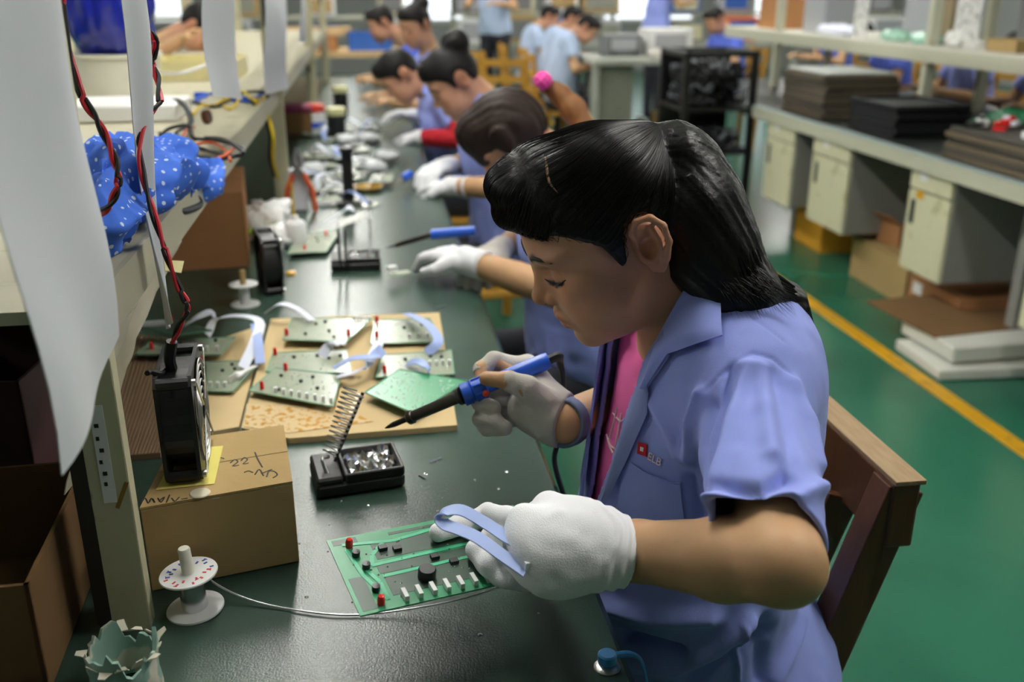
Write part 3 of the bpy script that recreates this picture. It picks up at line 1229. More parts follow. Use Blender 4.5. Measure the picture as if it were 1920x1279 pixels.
def col_base(P):
    return smin(shirt_base(P), neck_sdf(P) - .006, .02)


CFo = dens([(1300, 508), (1272, 560), (1250, 612), (1232, 655), (1216, 722)], 5)
COu = dens([(1350, 546), (1354, 592), (1359, 638), (1262, 666), (1219, 728)], 5)
rows = []
for k in range(7):
    f = k / 6
    rows.append(surf(col_base, CFo * (1 - f) + COu * f, off=.004 + .008 * math.sin(f * 2.6)))
MB().sheet(np.array(rows), .0028).build('collar', M_['shirt'], wom, smooth=True)
r0 = surf(lambda P: neck_sdf(P) - .004, CFo, .001)
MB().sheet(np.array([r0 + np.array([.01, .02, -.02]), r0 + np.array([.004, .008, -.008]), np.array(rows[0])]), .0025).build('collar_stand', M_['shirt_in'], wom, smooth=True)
# facing of the near front turned outwards, far front edge
LI = dens([(1250, 612), (1238, 640), (1192, 742), (1157, 852), (1134, 950)], 5)
LO = dens([(1262, 668), (1222, 727), (1221, 774), (1178, 872), (1136, 954)], 5)
rows = [surf(shirt_base, LI * (1 - f) + LO * f, off=.003 + .006 * math.sin(f * 2.8)) for f in np.linspace(0, 1, 6)]
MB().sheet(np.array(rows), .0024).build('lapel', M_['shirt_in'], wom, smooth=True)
zz = np.linspace(1.02, .80, 14)
yf = np.interp(zz, [.80, .85, .91, 1.0, 1.1], [.968, .99, 1.02, 1.035, 1.05])
rows = []
for k, dy in enumerate((-.016, -.004, .012, .028, .042)):
    O = np.stack([0 * zz + .05, yf + dy, zz], 1)
    Pm = march(shirt_base, O, np.tile((1., 0, 0), (len(zz), 1)))
    rows.append(Pm - np.array([[.012, .010, .006, .004, .003][k], 0, 0]))
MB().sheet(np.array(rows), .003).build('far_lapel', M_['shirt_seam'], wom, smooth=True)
# breast pocket and badge
pk = []
for k in range(9):
    f = k / 8
    a = np.array([1186, 868]) * (1 - f) + np.array([1152, 985]) * f
    b = np.array([1276, 905]) * (1 - f) + np.array([1288, 1012]) * f
    pk.append([tuple(a + (b - a) * j / 8 + (0, 9 * math.sin(math.pi * j / 8) * (1 - f))) for j in range(9)])
P_ = surf(shirt_outer, [p for r in pk for p in r], off=.0028).reshape(9, 9, 3)
MB().sheet(P_, .0030).build('pocket', M_['shirt'], wom, smooth=True)
MB().tube(P_[0] + np.array([0, -.0012, .0004]), .0013, 5, smooth=2).build('pocket_hem', M_['shirt'], wom, smooth=True)
q = surf(shirt_outer, [(1199, 828), (1216, 834), (1214, 856), (1197, 850)], off=.0016)
m_badge = pm('badge_red', 'c01828', rough=.7)
bd = MB().sheet(np.array([[q[0], q[1]], [q[3], q[2]]]), .0012).build('badge', m_badge, wom)
c = surf(shirt_outer, [(1207, 842)], off=.0026)[0]
MB().sheet(np.array([[c + (q[0] - c) * .35, c + (q[1] - c) * .35], [c + (q[3] - c) * .35, c + (q[2] - c) * .35]]), .001).build('badge_mark', M_['white'], bd)
q = surf(shirt_outer, [(1216, 858), (1240, 872), (1216, 845)], off=.002)
ux = (q[1] - q[0]) / np.linalg.norm(q[1] - q[0])
uy = (q[2] - q[0]) - ux * ((q[2] - q[0]) @ ux)
uy /= np.linalg.norm(uy)
letters('embroidery', 'ELB', .012, np.stack([ux, uy, np.cross(ux, uy)], 1), q[0] + uy * -.001, M_['tee_print'], wom, .0005, align='LEFT')
# tee print: curls
g = MB()
for pts in ([(1158, 765), (1150, 800), (1143, 830), (1150, 850)], [(1166, 775), (1158, 820), (1152, 852)], [(1172, 790), (1165, 830), (1158, 858)], [(1150, 775), (1165, 790), (1178, 780)],
            [(1138, 815), (1145, 835), (1160, 845)], [(1180, 770), (1172, 815), (1168, 850)]):
    g.tube(surf(tee_fn, pts, .0006), .0012, 5)
g.build('tee_print', M_['tee_print'], wom)
# ---- the board held in the left hand: survey its plane first
BN = np.array([.08, -.10, 1.]) / np.linalg.norm([.08, -.10, 1.])
BT = W(612, 1015, .93)


def onb(x, y, h=0.):
    r = ray(x, y)
    return CAM + r * (((BT - CAM) @ BN) / (r @ BN)) + BN * h


BU = onb(962, 948) - BT
BW_ = np.linalg.norm(BU)
BU = BU / BW_
BV = np.cross(BU, BN)
if BV @ (onb(690, 1150) - BT) < 0:
    BV = -BV
BH_ = .112

# ---- white glove on the left hand
kn = [W(985, 978, .868), W(985, 1015, .858), W(990, 1052, .855), W(1020, 1084, .855)]
wr = W(1120, 1030, .875)
FL = [[kn[0], onb(912, 990, .017), onb(862, 1003, .012), onb(822, 1015, .011)],
      [kn[1], onb(922, 1035, .020), onb(893, 1050, .012), onb(905, 1068, .010)],
      [kn[2], onb(938, 1070, .024), onb(915, 1080, .013), onb(935, 1090, .006)],
      [kn[3], onb(972, 1092, .020), onb(952, 1097, .008), onb(985, 1095, .0)]]
TH_ = [W(1090, 985, .885), W(1030, 955, .90), onb(985, 962, -.012), onb(930, 985, -.012)]
CUF = [W(1110, 1028, .877), W(1172, 1034, .880)]


def glove_l(P):
    d = None
    for k in kn:
        e = seg(P, wr, k, .024, .0165)
        d = e if d is None else smin(d, e, .018)
    d = smin(d, seg(P, W(1080, 985, .88), W(1060, 1075, .865), .022, .020), .02)
    d = smin(d, ell(P, W(1050, 1025, .868), (.045, .034, .032)), .015)
    for i, f in enumerate(FL):
        r = [.0115, .0108, .0102, .0096] if i < 3 else [.0105, .0098, .0092, .0085]
        d = smin(d, chain(P, f, r, .004), .006)
    d = smin(d, chain(P, TH_, [.022, .0155, .0125, .011], .008), .014)
    d = smin(d, seg(P, CUF[0], CUF[1], .0305, .0318), .02)
    ax = (CUF[1] - wr) / np.linalg.norm(CUF[1] - wr)
    t = (P - wr.astype(np.float32)) @ ax.astype(np.float32)
    d = d - .0011 * np.sin(t * 520 + 4 * noise3(P, 40)) * np.clip((t + .012) / .02, 0, 1) * np.clip((.052 - t) / .01, 0, 1)
    d = d - .0009 * noise3(P, (70, 70, 90)) - .0022 * np.exp(-((t - .058) / .004) ** 2)
    d = d + ridge(P, [W(1010, 985, .85), W(1050, 960, .855)], .005, .0025) + ridge(P, [W(1000, 1100, .85), W(1060, 1060, .84)], .005, -.002) + ridge(P, [W(990, 1085, .85), W(1040, 1045, .84)], .006, .002)
    # open cuff
    end = (P - CUF[1].astype(np.float32)) @ ax.astype(np.float32)
    d = smax(d, end, .002)
    return d


gl = np.array(kn + [CUF[1], TH_[-1], FL[0][-1], FL[3][-1]])
sdf_obj('glove', glove_l, gl.min(0) - .045, gl.max(0) + .05, .0017, M_['glove'], wom)['label'] = 'clean white cotton glove on the left hand'

# ---- grey fingertip-less glove on the right hand, holding the iron
IR0 = W(1030, 675, 1.135)
IR1 = W(866, 742, 1.125)
IRT = W(722, 803, 1.165)
ia = (IR1 - IR0) / np.linalg.norm(IR1 - IR0)
rk = [W(990, 690, 1.155), W(985, 722, 1.165), W(985, 750, 1.165), W(990, 778, 1.16)]
rw = W(1045, 785, 1.13)
RI = [rk[0], W(925, 676, 1.15), W(902, 692, 1.14), W(904, 722, 1.125)]
RT = [W(1018, 752, 1.11), W(988, 728, 1.10), W(955, 714, 1.10), W(914, 710, 1.107)]
RO = [[rk[1], W(915, 735, 1.155), W(900, 755, 1.135), W(925, 765, 1.115)],
      [rk[2], W(920, 765, 1.15), W(902, 785, 1.13), W(930, 790, 1.112)],
      [rk[3], W(935, 792, 1.15), W(915, 802, 1.13), W(945, 803, 1.112)]]


def glove_r(P):
    d = None
    for k in rk:
        e = seg(P, rw, k, .024, .016)
        d = e if d is None else smin(d, e, .018)
    d = smin(d, ell(P, W(1005, 765, 1.13), (.034, .03, .030)), .015)
    i = chain(P, RI[:3], [.0115, .0105, .0102], .004)
    cut = (P - (RI[2] * .72 + RI[3] * .28).astype(np.float32)) @ ((RI[3] - RI[2]) / np.linalg.norm(RI[3] - RI[2])).astype(np.float32)
    i2 = np.maximum(seg(P, RI[2], RI[3], .0102), cut)
    d = smin(d, np.minimum(i, i2), .006)
    t = np.minimum(chain(P, RT[:3], [.017, .0135, .0118], .006), np.maximum(seg(P, RT[2], RT[3], .0118), (P - (RT[2] * .85 + RT[3] * .15).astype(np.float32)) @ ((RT[3] - RT[2]) / np.linalg.norm(RT[3] - RT[2])).astype(np.float32)))
    d = smin(d, t, .008)
    for f in RO:
        d = smin(d, chain(P, f, [.011, .0105, .010, .0095], .004), .005)
    ax = (Rwr - rw) / np.linalg.norm(Rwr - rw)
    d = smin(d, seg(P, rw, rw + ax * .03, .0262), .015)
    d = d - .0010 * noise3(P, (90, 90, 110)) + ridge(P, [W(975, 735, 1.09), W(1000, 800, 1.10)], .004, -.003) + ridge(P, [W(960, 730, 1.09), W(985, 770, 1.09)], .004, .002)
    return smax(d, (P - W(1064, 790, 1.130).astype(np.float32)) @ ax.astype(np.float32), .003)


gr = np.array(rk + [rw, RI[2], RT[3], RO[2][1], Rwr])
g_ = sdf_obj('glove', glove_r, gr.min(0) - .04, gr.max(0) + .035, .0019, M_['glove_grey'], wom)
g_['label'] = 'grubby grey glove with cut-off fingertips on the right hand'


def strap_fn(P):
    ax = ((Rel - Rwr) / np.linalg.norm(Rel - Rwr)).astype(np.float32)
    t = (P - Rwr.astype(np.float32)) @ ax
    r = np.linalg.norm(P - Rwr.astype(np.float32) - t[:, None] * ax, axis=1)
    return np.maximum(np.abs(r - .0275) - .0025, np.abs(t + .004) - .009)


sdf_obj('wrist_strap', strap_fn, Rwr - .05, Rwr + .06, .002, M_['strap'], wom)['label'] = 'grey-blue antistatic wrist strap'

# ---- soldering iron in that hand
iron = thing('soldering_iron', 'blue-handled soldering iron held in the nearest woman\'s grey glove', 'soldering iron', IRT)
IRG = IR0 * .28 + IR1 * .72
MB().lathe([(.0, 0), (.0095, .001), (.0105, .008), (.0098, .05), (.0092, np.linalg.norm(IRG - IR0))], IR0, ia, 20).build('handle', M_['blue'], iron, smooth=True)
gL = np.linalg.norm(IR1 - IRG)
g = MB().lathe([(.0105, 0), (.0135, .002), (.0135, gL * .55), (.0118, gL * .6), (.0138, gL * .66), (.0138, gL - .001), (.009, gL)], IRG, ia, 20)
u_, v_, w_ = rotm(ia)
for k in range(8):
    a = 2 * math.pi * k / 8
    rr = .0135 * (math.cos(a) * u_ + math.sin(a) * v_)
    g.cyl(IRG + rr + ia * .003, IRG + rr + ia * (gL * .5), .0016, n=6)
g.build('grip', M_['blue'], iron, smooth=True)
MB().lathe([(0, 0), (.004, .001), (.004, .002), (0, .0035)], W(911, 738, 1.108), W(911, 738, 1.09) - W(911, 738, 1.108), 12).build('lamp_button', pm('orange_button', 'f04818', rough=.4), iron, smooth=True)
sa = (IRT - IR1) / np.linalg.norm(IRT - IR1)
sL = np.linalg.norm(IRT - IR1)
m_shaft = pm('iron_shaft', '5a544c', rough=.35, metal=.9, var=.3, scale=90)
MB().lathe([(.0105, 0), (.0105, .004), (.0072, .006), (.0066, sL * .62), (.0085, sL * .63), (.0085, sL * .68), (.0062, sL * .70)], IR1, sa, 18).build('shaft', m_shaft, iron, smooth=True)
MB().lathe([(.0035, sL * .70), (.0035, sL * .88), (.0022, sL * .95), (.0006, sL)], IR1, sa, 12).build('tip', M_['black'], iron, smooth=True)
MB().tube([IR0, IR0 - ia * .012, W(1050, 680, 1.15), W(1056, 715, 1.16), W(1053, 760, 1.17), W(1045, 830, 1.19), W(1040, 870, 1.22), W(1060, 940, 1.3)], [.006, .0055, .0042, .0036, .0034, .0034, .0034], 8).build('cord', M_['blackm'], iron, smooth=True)

# ---- the board itself, its parts, and the flat cable looped over the fingers
hb = thing('circuit_board', 'green circuit board with red diodes held in the nearest white glove', 'circuit board', BT + BU * .1 + BV * .05)
MBD = np.stack([BU, -BV, BN], 1)
if np.linalg.det(MBD) < 0:
    MBD[:, 1] *= -1


def bp(u, v, h=0.):
    return BT + BU * u + BV * v + BN * h


MB().box(bp(BW_ / 2, BH_ / 2, 0), (BW_, BH_, .0016), M=MBD).build('board', [M_['pcb']], hb)
g = MB()
for (u0, v0, u1, v1) in ((.038, .018, .185, .043), (.034, .051, .185, .064), (.036, .069, .185, .096), (.004, .003, .028, .011), (.004, .062, .018, .108), (.06, .006, .19, .010)):
    g.box(bp((u0 + u1) / 2, (v0 + v1) / 2, .0009), (u1 - u0, v1 - v0, .0003), M=MBD)
g.build('etched_field', M_['pcb_dark'], hb)
g = MB()
for pts in ([(.012, .012), (.06, .02), (.12, .012), (.18, .010)], [(.014, .02), (.018, .06), (.03, .10)], [(.03, .05), (.09, .048), (.17, .045)], [(.035, .068), (.10, .066), (.18, .066)], [(.05, .02), (.035, .035), (.03, .05)],
            [(.022, .05), (.03, .075), (.03, .1)]):
    for a, b in zip(pts[:-1], pts[1:]):
        g.bar(bp(*a, .0012), bp(*b, .0012), .004, .0004, up=BN)
g.build('copper_traces', M_['trace'], hb)
for (u, v) in ((.018, .016), (.022, .103)):
    MB().lathe([(.0, -.001), (.0035, 0), (.0035, .006), (.0028, .009), (0, .0105)], bp(u, v, .001), BN, 14).build('diode', M_['led'], hb, smooth=True)
for (u, v) in ((.02, .032), (.024, .052), (.023, .085)):
    MB().lathe([(.0, 0), (.0038, .0005), (.0038, .006), (0, .0065)], bp(u, v, .001), BN, 14).build('button_cap', M_['black'], hb, smooth=True)
MB().lathe([(0, 0), (.0085, .0005), (.0085, .009), (.0075, .0105), (0, .0105)], bp(.073, .082, .001), BN, 20).build('buzzer', M_['black'], hb, smooth=True)
for (u, v) in ((.09, .058), (.06, .035), (.047, .03), (.105, .07)):
    MB().box(bp(u, v, .003), (.008, .006, .004), M=MBD).build('chip', M_['black'], hb)
for k in range(8):
    u = .045 + k * .0135
    MB().box(bp(u, .101, .0035), (.004, .013, .006), M=MBD).build('pin_header', M_['white'], hb)
g = MB()
for k in range(60):
    g.lathe([(0, 0), (.0011, .0002), (0, .0012)], bp(RNG.uniform(.01, BW_ - .01), RNG.uniform(.008, BH_ - .006), .0009), BN, 6)
o = g.build('solder_joints', M_['tin'], hb)
o['kind'] = 'stuff'


def ribbon(pts, wid, side, th=.0009, n=6, twist=0.):
    """flat cable along pts; side = direction across it"""
    C = catmull(pts, n)
    T = np.gradient(C, axis=0)
    T /= np.linalg.norm(T, axis=1)[:, None]
    rows = []
    for i, (c, t) in enumerate(zip(C, T)):
        s = np.array(side if np.ndim(side) == 1 else [np.interp(i / (len(C) - 1), np.linspace(0, 1, len(side)), [q[k] for q in side]) for k in range(3)], float)
        s = s - t * (s @ t)
        s /= np.linalg.norm(s)
        rows.append([c + s * wid * (k / 4 - .5) for k in range(5)])
    return MB().sheet(np.array(rows), th)


rb = thing('ribbon_cable', 'pale blue flat cable looped over the nearest white glove\'s fingers', 'cable', onb(975, 1055, .03))
rp = [W(986, 1072, .836), W(940, 1040, .838), W(895, 1008, .844), W(858, 992, .850), W(836, 984, .855), W(826, 972, .859), W(836, 960, .862), W(866, 957, .863), W(912, 982, .860), W(952, 1008, .852), W(992, 1026, .842)]
ribbon(rp, .0135, CF * .80 + CU * .50 + CR * .33, th=.0012).build('flat_cable', M_['ribbon_b'], rb, smooth=True)
MB().box(W(984, 1056, .839), (.004, .012, .008), M=MBD).build('plug', M_['white'], rb)
# ================================================================== THE WOODEN CHAIR SHE SITS ON
ch = thing('wooden_chair', 'dark varnished wooden chair under the nearest woman', 'chair', (.44, 1.08, 0))
nt = atX(1690, 905, .60)
ztop = .815
ya, yb = .93, 1.31
# back posts lean backwards
for y in (ya, yb):
    g = MB()
    g.bar((.60, y, ztop - .012), (.475, y, .36), .046, .04, up=(0, 1, 0)).bar((.475, y, .38), (.50, y, 0), .044, .04, up=(0, 1, 0))
    g.build('back_post', M_['wood'], ch, bevel=.002)
g = MB().bar((.598, ya - .023, ztop - .045), (.598, yb + .023, ztop - .045), .034, .085)
g.build('top_rail', M_['wood'], ch, bevel=.003)
MB().box((.601, (ya + yb) / 2, ztop - .001), (.038, yb - ya + .05, .006)).build('rail_cap', M_['wood_top'], ch, bevel=.001)
for k in range(1, 4):
    y = ya + (yb - ya) * k / 4
    MB().bar((.585, y, ztop - .08), (.50, y, .47), .045, .016, up=(0, 1, 0)).build('back_slat', M_['wood'], ch, bevel=.002)
MB().box((.315, (ya + yb) / 2, .40), (.40, yb - ya + .03, .03)).build('seat', M_['wood'], ch, bevel=.004)
for y in (ya, yb):
    MB().box((.15, y, .193), (.04, .04, .385)).build('front_leg', M_['wood'], ch, bevel=.003)
    MB().box((.32, y, .15), (.34, .02, .03)).build('side_stretcher', M_['wood'], ch)
MB().box((.15, (ya + yb) / 2, .22), (.02, yb - ya, .03)).build('front_stretcher', M_['wood'], ch)
# ================================================================== THINGS ON THE NEAR BENCH
def quadprism(P4, z0, z1):
    """prism over four table points (x,y)"""
    V = [(p[0], p[1], z0) for p in P4] + [(p[0], p[1], z1) for p in P4]
    return MB().add(V, [(3, 2, 1, 0), (4, 5, 6, 7), (0, 1, 5, 4), (1, 2, 6, 5), (2, 3, 7, 6), (3, 0, 4, 7)])


def strokes(lines, z, r=.0009):
    g = MB()
    for l in lines:
        pts = [atZ(x, y, z) for x, y in l]
        g.tube(pts, r, 5, smooth=3, flat=.35)
    return g


# ---- carton with the fan on top
cb = thing('cardboard_box', 'small brown carton with marker scribbles under the black fan', 'box', (-.178, 1.0, TZ))
c4 = [(-.250, .910), (-.099, .945), (-.119, 1.092), (-.243, 1.066)]
quadprism(c4, TZ + .001, .8485).build('carton_body', M_['brown'], cb, bevel=.001)
mid = [(np.array(c4[0]) + np.array(c4[3])) / 2, (np.array(c4[1]) + np.array(c4[2])) / 2]
quadprism([c4[0], c4[1], mid[1] - (0, .0008), mid[0] - (0, .0008)], .8490, .8515).build('flap', M_['brown'], cb)
quadprism([mid[0] + (0, .0008), mid[1] + (0, .0008), c4[2], c4[3]], .8490, .8515).build('flap', M_['brown'], cb)
bz = .8518
strokes([[(432, 868), (440, 862), (446, 866), (436, 874), (448, 872)], [(452, 864), (458, 858), (464, 862), (456, 870), (466, 868)], [(478, 848), (484, 862), (492, 876)], [(458, 886), (466, 883), (474, 886)],
         [(478, 890), (486, 880), (494, 892)], [(490, 888), (500, 884), (510, 880)], [(500, 894), (504, 884), (514, 884), (520, 890), (512, 896)], [(414, 858), (420, 860)], [(512, 914), (522, 916)],
         [(265, 942), (272, 934), (278, 944), (284, 934), (290, 942)], [(296, 934), (302, 942), (308, 932), (300, 938)], [(312, 942), (318, 928)], [(322, 934), (328, 940), (336, 932)], [(340, 936), (352, 934)], [(398, 936), (412, 934)]], bz).build('marker_writing', M_['ink'], cb)['kind'] = 'stuff'
w = atZ(375, 925, .8519)
MB().lathe([(0, 0), (.011, .0002), (.010, .0012), (0, .0015)], w, (0, 0, 1), 14).build('glue_blob', pm('hot_glue', 'c8c0a8', rough=.3), cb, smooth=True)

ypap = quadprism([atZ(292, 918, .853)[:2], atZ(402, 906, .853)[:2], atZ(418, 835, .853)[:2], atZ(335, 842, .853)[:2]], .8520, .8524)
solo('paper_sheet', ypap, pm('yellow_paper', 'd8cc6a', rough=.85), 'yellow paper slip under the black fan on the carton', 'paper', (-.2, .98, .852))


def make_fan(root, M, c, s=.12, t=.038):
    """axial fan; M columns: axis, across, up; c = centre"""
    M = np.array(M)

    def L(a, b, z):
        return c + M @ np.array([a, b, z])
    g = MB()
    n = 40
    for sx in (-1, 1):
        V = []
        for k in range(n):
            a = 2 * math.pi * k / n + math.pi / n
            q = max(abs(math.cos(a)), abs(math.sin(a)))
            for (r, dx) in ((s * .475, 0), (s * .475, .004), (s / 2 / q, .004), (s / 2 / q, 0)):
                V.append(L(sx * (t / 2 - dx), r * math.cos(a), r * math.sin(a)))
        F = []
        for k in range(n):
            for j in range(4):
                F.append((k * 4 + j, ((k + 1) % n) * 4 + j, ((k + 1) % n) * 4 + (j + 1) % 4, k * 4 + (j + 1) % 4))
        g.add(V, F)
    for k in range(n):
        a0, a1 = 2 * math.pi * k / n, 2 * math.pi * (k + 1) / n
        r0, r1 = s * .475, s * .495
        q = [L(-t / 2, r0 * math.cos(a0), r0 * math.sin(a0)), L(t / 2, r0 * math.cos(a0), r0 * math.sin(a0)), L(t / 2, r0 * math.cos(a1), r0 * math.sin(a1)), L(-t / 2, r0 * math.cos(a1), r0 * math.sin(a1)),
             L(-t / 2, r1 * math.cos(a0), r1 * math.sin(a0)), L(t / 2, r1 * math.cos(a0), r1 * math.sin(a0)), L(t / 2, r1 * math.cos(a1), r1 * math.sin(a1)), L(-t / 2, r1 * math.cos(a1), r1 * math.sin(a1))]
        g.add(q, [(0, 1, 2, 3), (7, 6, 5, 4)])
    for sb in (-1, 1):
        for sz in (-1, 1):
            g.cyl(L(-t / 2 + .003, sb * s * .44, sz * s * .44), L(t / 2 - .003, sb * s * .44, sz * s * .44), .0065, n=10)
    g.build('frame', M_['black'], root)
    MB().cyl(L(-t * .4, 0, 0), L(t * .42, 0, 0), s * .17, n=24).build('hub', M_['black'], root, smooth=True)
    for k in range(7):
        a = 2 * math.pi * k / 7
        G = []
        for i in range(4):
            r = s * (.17 + i * .095)
            row = []
            for j in range(4):
                b = a + (j / 3 - .5) * .62
                row.append(L((j / 3 - .5) * t * .6, r * math.cos(b), r * math.sin(b)))
            G.append(row)
        MB().sheet(np.array(G), .0015).build('blade', M_['black'], root, smooth=True)
    gd = MB()
    for r in (.14, .21, .28, .35, .42, .47):
        gd.tube([L(t / 2 + .003, s * r * math.cos(a), s * r * math.sin(a)) for a in np.linspace(0, 2 * math.pi, 30)], .0009, 5, smooth=0)
    for k in range(4):
        a = math.pi / 4 + k * math.pi / 2
        gd.cyl(L(t / 2 + .0045, s * .1 * math.cos(a), s * .1 * math.sin(a)), L(t / 2 + .0045, s * .62 * math.cos(a), s * .62 * math.sin(a)), .0011, n=5)
    gd.build('finger_guard', M_['steel'], root, smooth=True)
    for sb in (-1, 1):
        for sz in (-1, 1):
            MB().cyl(L(t / 2, sb * s * .44, sz * s * .44), L(t / 2 + .004, sb * s * .44, sz * s * .44), .004, n=8).build('screw', M_['steel'], root)


pL, pR = atZ(308, 916, .853), atZ(384, 908, .853)
ax = (pR - pL) / np.linalg.norm(pR - pL)
fy = np.array([-ax[1], ax[0], 0])
fan = thing('desk_fan', 'black square axial fan standing on the small carton', 'fan', (pL + pR) / 2 + fy * .06)
make_fan(fan, np.stack([ax, fy, (0, 0, 1)], 1), (pL + pR) / 2 + fy * .061 + np.array([0, 0, .0615]))
MB().tube([W(312, 690, 1.03), W(300, 700, 1.0), W(282, 697, .99), W(276, 700, .98)], .003, 6).build('cable_clip', M_['blackm'], fan, smooth=True)
MB().tube([W(322, 690, 1.02), W(318, 672, 1.01), W(322, 640, 1.0)], .006, 8).build('cable_sleeve', M_['blackm'], fan, smooth=True)


def twisted(path, r, turns, mats, root, names):
    P = catmull(path, 10)
    T = np.gradient(P, axis=0)
    T /= np.linalg.norm(T, axis=1)[:, None]
    for k, (m, nm) in enumerate(zip(mats, names)):
        Q = []
        for i in range(len(P)):
            u, v, _ = rotm(T[i])
            a = turns * 2 * math.pi * i / len(P) + k * math.pi
            Q.append(P[i] + r * .95 * (math.cos(a) * u + math.sin(a) * v))
        MB().tube(Q, r, 6, smooth=0).build(nm, m, root, smooth=True)


fc = thing('fan_cable', 'twisted red and black cable rising from the near fan', 'cable', W(322, 640, 1.0))
twisted([W(322, 645, 1.0), W(336, 612, .99), W(352, 578, .985), W(338, 545, .98), W(318, 495, .97), W(300, 440, .965), W(283, 385, .965), W(268, 330, .97), W(262, 280, .975), W(268, 235, .985), W(300, 192, 1.0)],
        .0021, 3.5, [M_['cable_red'], M_['blackm']], fc, ['red_wire', 'black_wire'])
twisted([W(300, 190, 1.0), W(296, 150, 1.01), W(286, 115, 1.01), W(292, 80, 1.0), W(276, 52, .99), W(262, 25, .98), W(262, -20, .96), W(270, -90, .95), W(270, -160, .95)],
        .0021, 3, [M_['cable_red'], M_['blackm']], fc, ['red_wire', 'black_wire'])
c2 = thing('fan_cable', 'dark red and black cable hanging beside the polka-dot cloth', 'cable', W(180, 400, .9))
twisted([W(120, -40, .86), W(118, 30, .86), W(150, 170, .87), W(185, 230, .88), W(212, 290, .885), W(222, 340, .885), W(205, 385, .89), W(180, 402, .90), W(150, 398, .92)], .0022, 4, [M_['cable_red'], M_['blackm']], c2, ['red_wire', 'black_wire'])


# ---- solder spools
def spool(loc, label, wire, full=True, dowel=None, tilt=(0, 0, 1)):
    t = thing('solder_spool', label, 'spool', loc)
    ax = np.array(tilt) / np.linalg.norm(tilt)
    MB().lathe([(0, 0), (.0288, 0), (.0290, .0012), (.0285, .0024), (0, .0024)], loc, ax, 36).build('bottom_flange', M_['white'], t, smooth=True)
    MB().lathe([(.006, .0024), (.0128 if full else .010, .0026), (.0128 if full else .010, .0415), (.006, .0416)], loc, ax, 28).build('solder_winding', wire, t, smooth=True)
    tf = MB().lathe([(.007, .0416), (.0285, .0416), (.0290, .0428), (.0285, .044), (.007, .044)], loc, ax, 36).build('top_flange', M_['white'], t, smooth=True)
    MB().lathe([(0, .03), (.0062, .03), (.0062, .071), (.0052, .0725), (0, .0725)], loc, ax, 18).build('spindle', dowel or pm('spindle_white', 'e6e4d4', rough=.4), t, smooth=True)
    return t, tf, ax


L0 = atZ(367, 1141, TZ)
t, tf, ax = spool(L0, 'shiny solder spool with printed white flange in front of the carton', M_['tin'], tilt=(-.055, .0, 1))
m_rp, m_bp = pm('label_red', 'c83c48', rough=.6), pm('label_blue', '3a4a9c', rough=.6)
u, v, w_ = rotm(ax)
top = L0 + ax * .0442
g, g2 = MB(), MB()
for k in range(26):
    a = 2 * math.pi * k / 26
    r0, r1 = .015 + .003 * (k % 3), .019 + .003 * ((k * 7) % 3)
    d = math.cos(a) * u + math.sin(a) * v
    p, q = top + d * r0, top + d * r1
    e = np.cross(ax, d)
    if k % 4 == 3:
        continue
    red = (d @ np.array([0.2, -1., 0])) > .1
    (g if red else g2).bar(p + e * .001 * (k % 2), q, .0022, .0003, up=ax)
    if k % 2:
        (g if red else g2).bar(q - e * .002, q + e * .002, .001, .0003, up=ax)
g.build('printed_label', m_rp, tf)
g2.build('printed_label', m_bp, tf)
spool(atZ(460, 571, TZ), 'white plastic spool with wooden spindle beside the second fan', M_['white'], False, M_['brown'])
wire = [atZ(x, y, z) for x, y, z in ((388, 1082, .775), (410, 1098, .768), (455, 1120, .758), (520, 1138, .7530), (620, 1152, .7525), (700, 1151, .753), (800, 1137, .760), (870, 1122, .775), (935, 1102, .81))]
solo('solder_wire', MB().tube(wire, .0011, 6), M_['tin'], 'thin bright solder wire running from spool to the held board', 'wire', wire[4], smooth=True)


